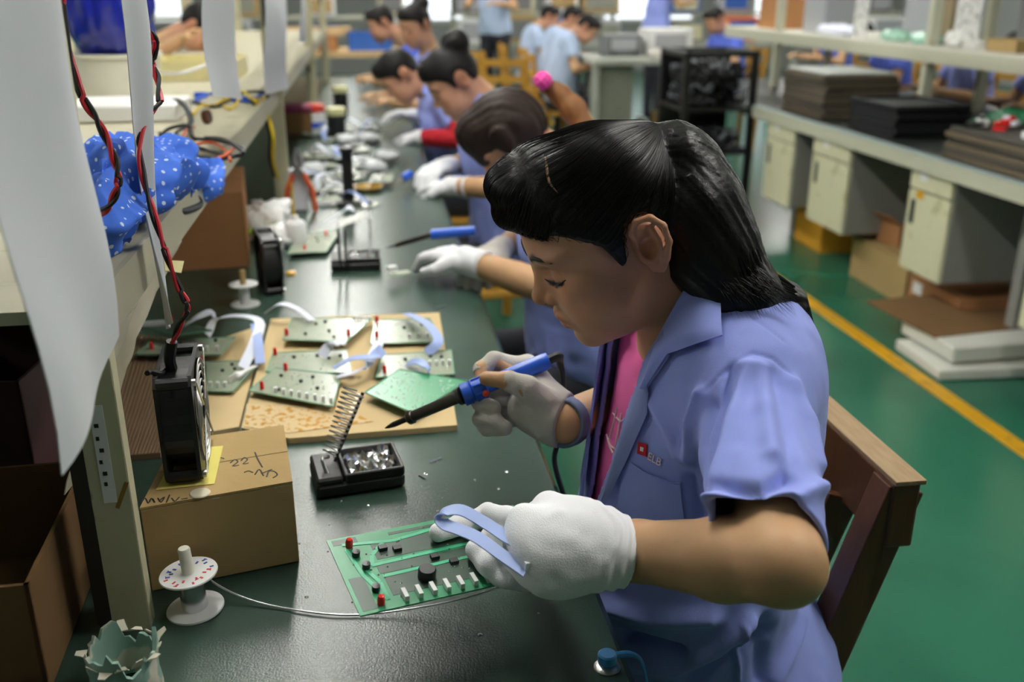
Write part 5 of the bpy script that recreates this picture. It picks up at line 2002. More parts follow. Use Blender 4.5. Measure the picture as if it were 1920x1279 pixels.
def crumple(label, c, r, mat, name='plastic_bag', seed=0, group=None, h=.006):
    c = np.array(c, float)
    c2_ = c + np.array([0, 0, r[2] * .8])

    def fn(P):
        return np.maximum(ell(P, c2_, r), c[2] + .001 - P[:, 2])
    o = sdf_obj(name, fn, c2_ - np.array(r) * 1.4, c2_ + np.array(r) * 1.4, h, mat, None,
                post=lambda V: V + (grad(fn, V) * (min(r) * (.45 * noise3(V + seed, 2.2 / min(r)) + .3 * np.abs(noise3(V - seed, 5 / min(r)))))[:, None]) * (V[:, 2:] > c[2] + .004))
    o.data.transform(Matrix.Translation(tuple(-c)))
    o.location = tuple(c)
    tag(o, label, 'bag' if 'bag' in name else 'cloth', group)
    return o


m_poly = pm('thin_poly', 'e6e6e0', rough=.35, var=.05, spec=.5)
m_polyg = pm('thin_poly_grey', 'b4b8b8', rough=.4, var=.15, scale=20, spec=.5)
crumple('crumpled white plastic bag beside the brown carton under the shelf', atZ(440, 445, TZ), (.075, .07, .04), m_poly, seed=3)
crumple('bunched white wiper cloth left of the glue bottle', atZ(505, 440, TZ), (.06, .06, .05), M_['white'], 'wiper_cloth', seed=9)
crumple('small crumpled white wiper in front of the glue bottle', atZ(525, 462, TZ), (.035, .04, .028), M_['white'], 'wiper_cloth', seed=15)
solo('green_tape', MB().box(atZ(493, 432, TZ + .03), (.11, .02, .012), rz=.2, bev=.003), pm('tape_green', '9ac030', rough=.5), 'bright green strip tucked among the white wipers', 'strip', atZ(493, 432, TZ + .03))
pcb([(560, 442), (640, 430), (612, 472), (538, 476)], TZ + .012, 'board with orange parts between the glue bottle and the wire rack', M_['pcb_pale'], [(.4, .85), (.7, .2), (.2, .3)], [(.5, .3), (.6, .5)], (4, .3, .3, .8), group='boards at the second station')
cable([atZ(612, 418, TZ + .02), atZ(630, 405, TZ + .035), atZ(650, 392, TZ + .05), atZ(662, 390, TZ + .05)], .022, np.array([.5, .8, .2]), 'white flat cable lying by the wire rack', M_['ribbon'], 'flat cables at the second station')
rk_ = thing('wire_rack', 'small wire mesh rack with bent legs at the second station', 'rack', atZ(665, 440, TZ))
a0 = atZ(665, 440, TZ)
for k in range(6):
    y = -.035 + .014 * k
    MB().cyl(a0 + np.array([-.04, y, .03]), a0 + np.array([.04, y + .02, .05]), .0014, n=5).build('wire', M_['steel'], rk_)
for k in range(6):
    x = -.04 + .016 * k
    MB().cyl(a0 + np.array([x, -.035, .03 + .004 * k]), a0 + np.array([x, .055, .03 + .004 * k]), .0014, n=5).build('wire', M_['steel'], rk_)
for sx_ in (-.04, .04):
    for sy_ in (-.03, .045):
        MB().cyl(a0 + np.array([sx_, sy_, 0]), a0 + np.array([sx_, sy_, .04]), .0018, n=5).build('leg', M_['black'], rk_)
bp_ = thing('iron_holder', 'black upright iron holder standing mid-bench', 'holder', atZ(655, 385, TZ))
b1 = atZ(655, 385, TZ)
MB().box(b1 + np.array([0, 0, .008]), (.07, .06, .015), bev=.003).build('base', M_['black'], bp_)
MB().box(b1 + np.array([0, .01, .09]), (.032, .022, .15), bev=.004).build('upright', M_['black'], bp_)
MB().box(b1 + np.array([.0, .0, .165]), (.04, .03, .012), bev=.003).build('head', M_['black'], bp_)
d1 = atZ(690, 358, TZ)
solo('flux_dish', MB().lathe([(0, .002), (.03, .002), (.045, .016), (.048, .016), (.034, 0), (0, 0)], d1, (0, 0, 1), 26), pm('dish_amber', '9a7820', rough=.35), 'shallow amber flux dish beside the black iron holder', 'dish', d1, smooth=True)
solo('amber_blob', MB().lathe([(0, 0), (.012, .001), (.010, .006), (0, .008)], atZ(546, 514, TZ), (0, 0, 1), 12), pm('rosin', 'c89418', rough=.3), 'small amber rosin lump right of the second fan', 'rosin', atZ(546, 514, TZ), smooth=True)

# further stations: piles of boards with white cables
rr = random.Random(4)
pile_spots = []
for k in range(28):
    y = rr.uniform(2.75, 4.6)
    x = rr.uniform(-.22, .06)
    pile_spots.append((x, y))
kinds = ['with a curled white cable', 'lying askew', 'with scattered black parts', 'half under another', 'turned edgeways', 'showing its solder side', 'with one white plug']
wh = ['near the iron holder', 'by the second shelf post', 'in front of the third woman', 'before the red sleeves', 'towards the third shelf post']
for i, (x, y) in enumerate(pile_spots):
    a = rr.uniform(0, 3.1)
    z = TZ + .004 + .006 * (i % 4)
    t = thing('circuit_board', f'loose board {kinds[i % 7]} {wh[min(4, int((y - 2.75) * 2.7))]}, {["shelf side", "mid-bench", "worker side"][min(2, int((x + .22) * 10.7))]}' + ['', ', topmost', ', tilted', ', propped up'][i // 7], 'circuit board', (x, y, z), a, group='loose boards heaped at the middle stations')
    MB().box((0, 0, 0), (.13, .07, .0016)).build('board', M_['pcb_pale'], t, world=False)
    for q in range(4):
        MB().box((rr.uniform(-.055, .055), rr.uniform(-.028, .028), .005), (.012, .008, .008)).build('part', M_['white'] if q % 2 else M_['black'], t, world=False)
    if i % 2 == 0:
        ribbon([(-.04, 0, .003), (-.02, .02, .03), (.02, .01, .04), (.05, -.02, .01)], .02, np.array([0, 1., 0])).build('flat_cable', M_['ribbon'] if i % 4 else M_['ribbon_b'], t, smooth=True, world=False)
for i, (px_, py_) in enumerate(((585, 325), (690, 265), (650, 268), (725, 300), (700, 320), (620, 250))):
    crumple(['crumpled clear bag by the second shelf post', 'white poly bag in front of the fourth woman', 'pale poly bag left of the fourth woman\'s gloves', 'white wiper by the third woman\'s iron', 'flattened white wiper mid-bench', 'grey-white bag behind the mid-bench boards'][i],
            atZ(px_, py_, TZ + .01), (.05, .06, .018), m_polyg, seed=20 + i, group='white bags and wipers at the middle stations', h=.012)
bt3 = thing('tool_caddy', 'brown caddy with a pink lid beside the second shelf post', 'caddy', atZ(560, 250, TZ))
b3 = atZ(562, 252, TZ)
MB().box(b3 + np.array([0, 0, .05]), (.12, .12, .10), bev=.01).build('box', M_['brown_dk'], bt3)
MB().box(b3 + np.array([0, 0, .115]), (.13, .13, .03), bev=.01).build('lid', pm('lid_pink', '7c2c50', rough=.5), bt3)
for i, (px_, py_, cc, lab) in enumerate(((594, 232, 'd04028', 'small jar with red and blue bands beside the brown caddy'), (632, 240, 'e2e0a8', 'black pot with a pale yellow lid mid-bench'), (640, 190, 'e2e0a8', 'second black pot with a pale yellow lid further along'))):
    j = atZ(px_, py_ + 20, TZ)
    jr = thing('jar', lab, 'jar', j)
    MB().lathe([(0, 0), (.035, 0), (.038, .005), (.038, .09), (.03, .1), (0, .1)], j, (0, 0, 1), 18).build('jar_body', M_['blackm'] if i else M_['white'], jr, smooth=True)
    MB().lathe([(0, .1), (.04, .1), (.042, .105), (.04, .13), (0, .132)], j, (0, 0, 1), 18).build('lid', pm('lid_' + cc, cc, rough=.5), jr, smooth=True)
    if i == 0:
        MB().lathe([(.0385, .03), (.0388, .03), (.0388, .055), (.0385, .055)], j, (0, 0, 1), 18).build('blue_band', M_['blue'], jr, smooth=True)
# ================================================================== THE OTHER WORKERS
def hand_sdf(P, w, d, n, s=1., curl=.5, spread=1., side=1):
    """hand from wrist w along d, back of the hand along n; side +1: thumb towards cross(d, n)"""
    d = d / np.linalg.norm(d)
    n = n - d * (n @ d)
    n = n / np.linalg.norm(n)
    c = np.cross(d, n) * side
    pc = w + d * .045 * s
    M = np.stack([d, c, n], 1)
    r = ell(P, pc, np.array((.048, .040, .018)) * s, M)
    for i, f in enumerate((1.4, .5, -.45, -1.3)):
        k = w + d * (.083 - .006 * abs(f)) * s + c * .021 * f * s * spread
        L = (.040, .044, .041, .033)[i] * s
        a1, a2 = curl * .7, curl * 1.9
        p1 = k + (d * math.cos(a1) - n * math.sin(a1)) * L
        p2 = p1 + (d * math.cos(a2) - n * math.sin(a2)) * L * .8
        r = smin(r, chain(P, [k, p1, p2], [.0105 * s, .0098 * s, .0085 * s]), .006)
    t0 = w + d * .025 * s + c * .028 * s
    t1 = t0 + (d * .6 + c * .7 - n * .4) * .038 * s
    t2 = t1 + (d * .9 + c * .1 - n * .4) * .03 * s
    return smin(r, chain(P, [t0, t1, t2], [.015 * s, .012 * s, .0095 * s]), .008)


def worker(label, O, face, hc=None, hang=(0, 32, 0), joints=None, h=.008, shirt='shirt', hair='hair_far', style='pony', gloves=(None, None), stand=False, sleeve=.6,
           under=None, curl=.5, trousers='trouser', trunk=None, name='person', group='workers in blue shirts', tail=None, tailmat=None, fine=False, long=False):
    """face: heading in degrees (0 looks along -X); O: floor point under the pelvis"""
    O = np.array(O, float)
    a = math.radians(face)
    f = np.array([-math.cos(a), -math.sin(a), 0])
    l = np.array([math.sin(a), -math.cos(a), 0])
    up = np.array([0, 0, 1.])
    R = np.stack([f, l, up], 1)
    dz = .42 if stand else 0.

    def T(x, y, z):
        return O + R @ np.array([x, y, z + dz])
    J = dict(Lsh=T(.04, .155, .975), Rsh=T(.04, -.155, .975), Lel=T(.10, .25, .77), Rel=T(.10, -.25, .77), Lwr=T(.30, .15, .80), Rwr=T(.30, -.15, .80), ch=T(.03, 0, .88), nb=T(.05, 0, 1.01))
    if joints:
        J.update({k: np.array(v) for k, v in joints.items()})
    hc = T(.16, 0, 1.10) if hc is None else np.array(hc)
    HMw = hframe(face + hang[0], hang[1], hang[2]).astype(np.float32)
    hcf = hc.astype(np.float32)

    def th(P):
        return ((P - hcf) @ HMw) * 1000.

    def fh(q):
        return HMw @ (np.array(q) / 1000) + hc
    t = thing(name, label, 'person', (O[0], O[1], 0), group=group)
    ch, nb = J['ch'], J['nb']

    def trs(P, o):
        d = ell(P, ch, (.105 + o, .150 + o, .17 + o), R)
        d = smin(d, ell(P, T(.01, 0, .70), (.115 + o, .150 + o, .20 + o), R), .05)
        d = smin(d, seg(P, J['Lsh'], J['Rsh'], .045 + o), .05)
        return smin(d, ell(P, T(-.01, 0, .56), (.125 + o, .165 + o, .12 + o), R), .05)

    def nk(P):
        return seg(P, fh((-14, 0, -35)), nb - R @ np.array([.02, 0, .02]), .050, .058)
    skinm = M_['skin'] if fine else M_['skin_far']

    def bodyf(P):
        d = head_sdf(th(P), ear=style != 'fringe') / 1000.
        d = smin(d, nk(P), .02)
        d = smin(d, trs(P, -.02), .03)
        for s in 'LR':
            e, w, sh = J[s + 'el'], J[s + 'wr'], J[s + 'sh']
            d = smin(d, smin(chain(P, [sh, e], [.04, .034]), chain(P, [e, e * .6 + w * .4, w], [.032, .034, .025]), .012), .015)
            g = gloves['LR'.index(s)]
            if g is None:
                d = smin(d, hand_sdf(P, w, w - e, up, .92, curl, side=1 if s == 'R' else -1), .01)
        return d
    pts = np.array([J[k] for k in J] + [hc, T(0, 0, .45)])
    lo, hi = pts.min(0) - .17, pts.max(0) + .17
    sdf_obj('body', bodyf, lo, hi, h, skinm, t, color=lambda V: face_color(th(V.astype(np.float32))))

    def shirtf(P):
        d = trs(P, .008)
        for s in 'LR':
            sh, e = J[s + 'sh'], J[s + 'el']
            q = sh + (e - sh) * (sleeve + .1)
            k = seg(P, sh, q, .058, .054)
            dirn = ((e - sh) / np.linalg.norm(e - sh)).astype(np.float32)
            k = np.maximum(k, (P - (sh + (e - sh) * sleeve).astype(np.float32)) @ dirn)
            d = smin(d, k, .02)
        d = np.maximum(d, -(nk(P) - .006))
        d = np.maximum(d, -seg(P, fh((60, 0, -100)), T(.16, 0, .93), .03))
        return np.maximum(d, O[2] + .50 + dz - P[:, 2])
    ph = RNG.uniform(0, 50)
    sdf_obj('shirt', shirtf, lo, hi, max(h, .006), M_[shirt], t, post=lambda V: V + grad(shirtf, V, .006) * (.006 * noise3(V + ph, (15, 15, 9)) + .003 * noise3(V, 38))[:, None])
    # collar
    g = MB()
    G = []
    for k in range(15):
        b = -2.3 + 4.6 * k / 14
        G.append([nb + R @ np.array([-.015 + math.cos(b + math.pi) * (.060 + e * .022) + .01, math.sin(b) * (.062 + e * .025), .03 - .055 * e + .012 * (1 - abs(math.cos(b / 2.9)))]) for e in (0, .3, .65, 1)])
    g.sheet(np.array(G), .004).build('collar', M_[shirt], t, smooth=True)
    # trousers
    if not stand:
        def tf(P):
            d = ell(P, T(-.01, 0, .50), (.13, .165, .09), R)
            for s in (-1, 1):
                d = smin(d, chain(P, [T(0, s * .08, .50), T(.36, s * .11, .50), T(.28, s * .11, .07)], [.08, .062, .045], .02), .03)
            return d
        p = np.array([T(-.1, 0, .4), T(.45, .2, .05), T(.45, -.2, .6)])
    else:
        def tf(P):
            d = ell(P, T(-.01, 0, .50), (.125, .16, .10), R)
            for s in (-1, 1):
                d = smin(d, chain(P, [T(0, s * .08, .48), T(0, s * .09, .06), T(-.01, s * .09, -.36)], [.08, .06, .045], .02), .03)
            return d
        p = np.array([T(-.1, 0, -.36), T(.1, .1, .6)])
    sdf_obj('trousers', tf, p.min(0) - .18, p.max(0) + .18, max(h, .012), M_[trousers], t)
    for s in (-1, 1):
        fo = (T(.26, s * .11, .035) if not stand else T(.03, s * .09, -.385))
        sdf_obj('shoe', lambda P, fo=fo: np.maximum(ell(P, fo + f * .04, (.115, .042, .045), R), .002 - P[:, 2]), fo - .17, fo + .17, .012, M_['blackm'], t)

    # hair
    def capf(Q):
        d = ell(Q, (9, 0, 38), (91, 79, 87))
        d = smin(d, ell(Q, (60, -4, 82), (34, 50, 40)), 18)
        if style in ('fringe',):
            d = smin(d, ell(Q, (84, -8, 66), (18, 46, 44)), 8)
            d = smin(d, chain(Q, [(30, 66, 60), (34, 70, 10), (30, 66, -40)], [20, 14, 5]), 10)
            d = smin(d, chain(Q, [(30, -66, 60), (34, -70, 10), (30, -66, -40)], [20, 14, 5]), 10)
            x, z = Q[:, 0], Q[:, 2]
            zl = np.interp(x, [-110, -60, -20, 36, 44, 56, 74, 84, 110], [-60, -60, -55, -50, 10, 40, 34, 16, 10])
            d = d + 3.5 * noise3(np.stack([Q[:, 1] * .12 + Q[:, 0] * .05, 0 * x, z * .012], 1)) + 1.5 * noise3(np.stack([Q[:, 1] * .3 + Q[:, 0] * .12, 0 * x + 4, z * .02], 1))
            return smax(d, -(z - zl) * .6, 5)
        return smax(d, -hairline(Q), 6)

    def hairf(P):
        Q = th(P)
        d = (capf(Q) + (cap_strand(Q) if h < .0075 else 0)) / 1000.
        if style == 'bun':
            d = smin(d, (ell(Q, (-60, 0, 100), (46, 50, 42)) + 4 * noise3(Q, .06)) / 1000., .015)
        if long:
            d = smin(d, chain(Q, [(-50, 0, 40), (-75, 0, -40), (-80, 0, -140)], [60, 55, 30], 20) / 1000., .02)
        return d
    q = np.array([fh((0, 0, 40)), fh((-60, 0, 160)), fh((60, 0, 80)), fh((-80, 0, -150))] if (style == 'bun' or long) else [fh((0, 0, 40))])
    sdf_obj('hair', hairf, q.min(0) - .16, q.max(0) + .16, max(h * .8, .004), M_[hair], t)
    if tail is not None:
        pts_, rs_ = tail
        pts_ = [np.array(p) for p in pts_]

        def tlf(P):
            d = chain(P, pts_, rs_, .01)
            return d + .0022 * noise3(P, (90, 90, 20))
        q = np.array(pts_)
        sdf_obj('ponytail', tlf, q.min(0) - .07, q.max(0) + .07, max(h * .7, .004), M_[tailmat or hair], t)
    if under:
        for s in 'LR':
            e, w, sh = J[s + 'el'], J[s + 'wr'], J[s + 'sh']
            p = np.array([sh, e, w])
            sdf_obj('undersleeve', lambda P, e=e, w=w, sh=sh: smin(chain(P, [sh + (e - sh) * .5, e], [.046, .044]), chain(P, [e, e + (w - e) * .9], [.043, .034]), .015) + .003 * noise3(P, 40), p.min(0) - .07, p.max(0) + .07, h, M_[under], t)
    for s, g in zip('LR', gloves):
        if g is None:
            continue
        w, e = J[s + 'wr'], J[s + 'el']
        dr = (w - e) / np.linalg.norm(w - e)

        def gf(P, w=w, dr=dr, s=s):
            d = hand_sdf(P, w, dr, up - dr * .2, 1.08, curl, side=1 if s == 'R' else -1)
            d = smin(d, np.maximum(seg(P, w - dr * .03, w + dr * .02, .031), -((P - (w - dr * .028).astype(np.float32)) @ dr.astype(np.float32))), .012)
            return d + .0012 * noise3(P, 70)
        sdf_obj('glove', gf, w - .16, w + .16, max(h * .5, .003), M_[g], t)
    return t, J, fh


# ---- second woman: pink hair bobble
tA = [W(1022, 160, 2.12), W(1050, 178, 2.13), W(1075, 205, 2.13), W(1095, 240, 2.13), W(1105, 290, 2.15)]
pA, JA, fA = worker('second woman along the bench, brown ponytail tied with a pink bobble', (.47, 2.08, 0), 0, hc=(.325, 2.07, 1.045), hang=(6, 42, 0),
                    joints=dict(Lsh=(.42, 1.93, .95), Rsh=(.42, 2.22, .95), Lel=(.350, 1.79, .79), Lwr=W(886, 492, 2.03), Rel=(.42, 2.32, .80), Rwr=W(935, 472, 2.16), ch=(.43, 2.08, .86), nb=(.41, 2.075, .985)),
                    h=.0055, hair='hair_brown', style='fringe', gloves=('glove', 'glove_grey'), tail=(tA, [.016, .022, .027, .025, .012]), tailmat='hair_tan', fine=True, curl=.55)
ga = sdf_obj('hair_bobble', lambda P: sph(P, W(1018, 151, 2.10), .020) + .003 * np.sin(P[:, 0] * 420) * np.sin(P[:, 2] * 420), W(1018, 151, 2.10) - .03, W(1018, 151, 2.10) + .03, .0025, pm('bobble_pink', 'f050a8', rough=.7), pA)
w_, e_ = JA['Lwr'], JA['Lel']


def ringf(P, c, ax, r, th, wd):
    ax = (ax / np.linalg.norm(ax)).astype(np.float32)
    q = P - c.astype(np.float32)
    tt = q @ ax
    rr = np.linalg.norm(q - tt[:, None] * ax, axis=1)
    return np.maximum(np.abs(rr - r) - th, np.abs(tt) - wd)


c_ = w_ + (e_ - w_) * .16
sdf_obj('wrist_band', lambda P: ringf(P, c_, e_ - w_, .0300, .0018, .0035), c_ - .04, c_ + .04, .0022, M_['white'], pA)
# her iron
i0, i1, i2 = W(892, 432, 2.18), W(810, 440, 2.2), W(722, 466, 2.25)
ir = thing('soldering_iron', 'blue soldering iron held by the second woman', 'soldering iron', i2)
MB().cyl(i0, i1, .0105, .012, n=14).build('handle', M_['blue'], ir, smooth=True)
MB().cyl(i1, i1 * .25 + i2 * .75, .006, n=12).build('shaft', m_shaft, ir, smooth=True)
MB().cyl(i1 * .25 + i2 * .75, i2, .003, .0006, n=8).build('tip', M_['black'], ir, smooth=True)
# small thing in her white glove
pc2 = thing('circuit_board', 'small board between the fingers of the second woman\'s white glove', 'circuit board', W(745, 512, 2.06))
MB().box(W(748, 512, 2.08), (.05, .03, .0016), rz=.3).build('board', M_['pcb_pale'], pc2)
MB().box(W(735, 508, 2.08) + np.array([0, 0, .006]), (.02, .012, .010), rz=.3).build('connector', M_['white'], pc2)

# ---- third woman: hair bun
pB, JB, fB = worker('third woman along the bench with black hair pinned in a bun', (.45, 3.12, 0), 0, hc=(.295, 3.11, 1.075), hang=(0, 36, 0),
                    joints=dict(Lsh=(.40, 2.96, .97), Rsh=(.40, 3.27, .97), Lel=(.39, 2.78, .80), Lwr=W(853, 350, 2.94), Rel=(.38, 3.30, .80), Rwr=W(838, 312, 3.12), ch=(.40, 3.12, .87), nb=(.375, 3.115, 1.01)),
                    h=.007, style='bun', gloves=('glove', 'glove'), curl=.6)
w_, e_ = JB['Lwr'], JB['Lel']
cB = w_ + (e_ - w_) * .28
sdf_obj('wrist_band', lambda P: ringf(P, cB, e_ - w_, .0315, .0025, .006), cB - .05, cB + .05, .003, M_['white'], pB)
MB().box(fB((70, 45, 118)), (.012, .004, .006)).build('hair_clip', M_['steel'], pB)
ib = thing('soldering_iron', 'blue soldering iron in the third woman\'s gloved hands', 'soldering iron', W(735, 380, 3.0))
MB().cyl(W(770, 326, 3.05), W(755, 334, 3.03), .013, n=12).build('handle', M_['blue'], ib, smooth=True)
MB().cyl(W(755, 334, 3.03), W(735, 352, 3.0), .005, .001, n=8).build('shaft', m_shaft, ib, smooth=True)
# ---- fourth woman: red sleeves
pC, JC, fC = worker('fourth woman along the bench with red knit sleeves under her shirt', (.38, 4.16, 0), 0, hc=(.165, 4.12, 1.015), hang=(0, 45, 0),
                    joints=dict(Lsh=(.31, 3.98, .93), Rsh=(.31, 4.28, .93), Lel=(.40, 3.84, .79), Lwr=W(792, 258, 3.95), Rel=(.33, 4.36, .80), Rwr=W(782, 218, 4.25), ch=(.33, 4.15, .85), nb=(.28, 4.13, .97)),
                    h=.009, gloves=('glove', 'glove'), under='red', curl=.6)
worker('fifth woman along the bench, face lowered, dark hair in a knot', (.40, 5.35, 0), 10, hc=(.29, 5.30, 1.165), hang=(25, 20, 0), h=.012, style='bun')
worker('sixth woman at the far end of the near bench in bright blue', (.36, 6.5, 0), 0, hc=(.14, 6.46, 1.14), h=.012, shirt='shirt_deep', hang=(0, 25, 0))
# ---- opposite side of the near bench
worker('woman across the near bench behind the shelf, head bowed', (-1.45, 4.85, 0), 178, hc=(-.76, 4.78, 1.185), hang=(0, 45, 0), h=.010, joints=dict(Lsh=(-1.02, 4.98, 1.03), Rsh=(-1.02, 4.66, 1.03), ch=(-1.20, 4.85, .92), nb=(-.97, 4.82, 1.09), Rel=(-.98, 4.45, 1.03), Rwr=(-.76, 4.42, 1.15), Lel=(-.95, 5.15, .98), Lwr=(-.74, 5.0, 1.11)))
worker('woman in a bright blue shirt left across the near bench', (-1.5, 5.9, 0), 180, h=.012, shirt='shirt_deep')
# ---- far bench on the right
for i, (y, lab, sm) in enumerate(((6.55, 'leftmost woman behind the right bench in deep blue', 'shirt_deep'), (5.62, 'second woman from the left behind the right bench', 'shirt'), (4.85, 'woman behind the right bench reaching a bare forearm across her work', 'shirt'),
                                  (4.15, 'rightmost woman behind the right bench, partly cut by the frame', 'shirt'))):
    worker(lab, (3.72, y, -.03), -8 + 5 * i, hc=(3.47, y + .02, 1.04), hang=(0, 48, 0), h=.011, shirt=sm)
# ---- the back of the hall
worker('standing woman seen from behind beside the yellow chairs', (1.30, 9.9, 0), 60, h=.014, stand=True, shirt='shirt_pale')
worker('woman in a white-backed blue shirt bent over the far grey table', (1.55, 7.75, 0), 170, hc=(1.72, 7.72, 1.06), hang=(0, 40, 0), h=.011, shirt='shirt_pale')
worker('left of two women sitting close together at the back', (1.52, 9.1, 0), 178, h=.014, shirt='shirt_pale', hang=(0, 20, 0))
worker('right of two women sitting close together at the back', (1.62, 8.55, 0), 176, h=.014, shirt='shirt_pale', hang=(0, 15, 0))
worker('standing woman reaching right near the back window', (3.10, 10.4, 0), 200, h=.014, stand=True, shirt='shirt')
worker('woman behind the black trolley in deep blue', (3.15, 8.3, 0), 10, h=.014, shirt='shirt_deep', hang=(0, 30, 0))
worker('woman beyond the right bench shelf in a deep blue shirt', (4.1, 8.2, 0), 0, h=.014, shirt='shirt_deep', hang=(0, 30, 0))
# ================================================================== RIGHT BENCH WITH ITS SHELF, CABINETS AND TRAYS
RZ = .72
m_rtop = pm('right_bench_mat', '2b302e', rough=.35, var=.12, scale=6)
m_redge = pm('right_bench_edge', 'c0c0aa', rough=.5, var=.05)
m_cab = pm('cabinet_cream', 'd2cfae', rough=.5, var=.05, scale=8, patch='b8b28a', pscale=9, thr=(.6, .7))
m_cabg = pm('cabinet_grey', '8a8a84', rough=.55, var=.06)
rb_ = thing('workbench', 'long right-hand workbench with black mat and cream edge', 'workbench', (2.9, 4.6, 0))
MB().box((2.9, 4.35, RZ - .012), (1.40, 5.5, .022)).build('table_top', m_rtop, rb_)
MB().box((2.205, 4.35, RZ - .03), (.012, 5.5, .062)).build('front_edge', m_redge, rb_)
MB().box((2.222, 4.35, RZ + .0015), (.045, 5.5, .003)).build('edge_strip', pm('edge_teal', '9fb0b2', rough=.4), rb_)
MB().box((3.595, 4.35, RZ - .03), (.012, 5.5, .062)).build('back_edge', m_redge, rb_)
for y in (1.75, 3.2, 5.2, 7.0):
    for x in (2.45, 3.5):
        MB().box((x, y, .345), (.05, .05, .69)).build('leg', m_cabg, rb_)
rs_ = thing('bench_shelf', 'cream shelf frame standing on the right-hand bench', 'shelf', (3.0, 4.6, RZ))
for y in (2.35, 4.55, 6.38):
    MB().box((2.75, y, RZ + .001 + .56), (.05, .04, 1.12)).build('post', m_redge, rs_)
    MB().box((3.28, y + .35, RZ + .001 + .56), (.05, .04, 1.12)).build('post', m_redge, rs_)
MB().box((2.73, 4.6, 1.045), (.04, 5.4, .065)).build('front_rail', m_redge, rs_)
MB().box((3.30, 4.6, 1.045), (.04, 5.4, .065)).build('back_rail', m_redge, rs_)
MB().box((3.015, 4.6, 1.083), (.60, 5.4, .012)).build('shelf_board', pm('rshelf', 'd8d6c8', rough=.5), rs_)
MB().box((2.75, 4.6, 1.84), (.04, 5.4, .04)).build('top_rail', m_redge, rs_)
RS = 1.0895


def cabinet(y0, y1, label, lower=.24, upper=.685):
    t = thing('under_bench_cabinet', label, 'cabinet', (2.45, (y0 + y1) / 2, lower), group='cabinets hung under the right bench')
    yc = (y0 + y1) / 2
    MB().box((2.455, yc, (lower + upper) / 2), (.43, y1 - y0, upper - lower)).build('carcass', m_cabg, t, bevel=.004)
    d = MB().box((2.231, yc, upper - .055), (.018, y1 - y0 - .006, .10), bev=.003).build('drawer', m_cab, t)
    MB().box((2.2205, yc + .05, upper - .05), (.003, .05, .03)).build('label_card', M_['white'], d)
    dr = MB().box((2.231, yc, (lower + upper - .115) / 2), (.018, y1 - y0 - .006, upper - .115 - lower), bev=.003).build('door', m_cab, t)
    MB().box((2.2205, yc + (y1 - y0) * .34, upper - .20), (.004, .028, .10)).build('recessed_handle', M_['black'], dr)
    if y0 < 3.5 and y0 > 3:
        MB().box((2.2205, yc + .06, upper - .125), (.003, .05, .03)).build('yellow_sticker', m_yel, dr)
    return t


cabinet(4.84, 5.20, 'cabinet at the far end of the right bench beside the black trolley')
cabinet(4.22, 4.61, 'cream cabinet in front of the yellow carton under the right bench')
cabinet(3.39, 3.69, 'cream cabinet with a yellow sticker above the open floor carton')
cabinet(2.55, 2.89, 'cabinet cut by the right edge of the photograph')
# stacks of trays on the bench
def tray_stack(x, y, n, dx, dy, dz, labf, mats, group, rz=0.):
    for k in range(n):
        m = mats[k % len(mats)]
        c = (x + random.uniform(-.012, .012), y + random.uniform(-.012, .012), RZ + .004 + k * dz)
        t = thing('board_tray', labf(k), 'tray', c, rz + random.uniform(-.03, .03), group=group)
        MB().box((0, 0, dz * .2), (dx, dy, dz * .35)).build('tray_floor', m, t, world=False)
        for (ox, oy, wx, wy) in ((0, -dy / 2 + .004, dx, .008), (0, dy / 2 - .004, dx, .008), (-dx / 2 + .004, 0, .008, dy), (dx / 2 - .004, 0, .008, dy)):
            MB().box((ox, oy, dz * .5), (wx, wy, dz * .9)).build('tray_rim', m, t, world=False)


m_t1, m_t2, m_t3 = pm('tray_grey', '4a463e', rough=.6, var=.15), pm('tray_brown', '6a5c48', rough=.6, var=.15), pm('tray_black', '16171a', rough=.5)
ordn = ['bottom', 'second', 'third', 'fourth', 'fifth', 'sixth', 'seventh', 'eighth', 'ninth', 'tenth', 'eleventh', 'twelfth']
tray_stack(2.52, 5.0, 11, .40, .52, .019, lambda k: f'{ordn[k]} tray from below in the tall brown stack on the right bench', [m_t2, m_t1], 'trays in the tall brown stack')
tray_stack(2.50, 4.25, 7, .36, .42, .02, lambda k: f'{ordn[k]} tray from below in the black stack beside the bench post', [m_t3], 'trays in the black stack')
tray_stack(2.48, 3.25, 6, .42, .62, .02, lambda k: f'{ordn[k]} tray from below in the near stack heaped with parts', [m_t2, m_t1], 'trays in the near stack')
solo('white_board', MB().box((2.52, 5.0, RZ + .222), (.38, .48, .012), bev=.003), pm('pale_cover', 'c8ccc8', rough=.5), 'pale cover lying on the tall brown tray stack', 'cover', (2.52, 5.0, RZ + .216))
rr = random.Random(9)
cols = [M_['white'], M_['pcb_pale'], M_['led'], M_['ribbon'], M_['white'], M_['pcb'], M_['black']]
top3 = RZ + .004 + 6 * .02
place = ['near corner', 'far corner', 'middle', 'bench side', 'inner side', 'left edge', 'right edge']
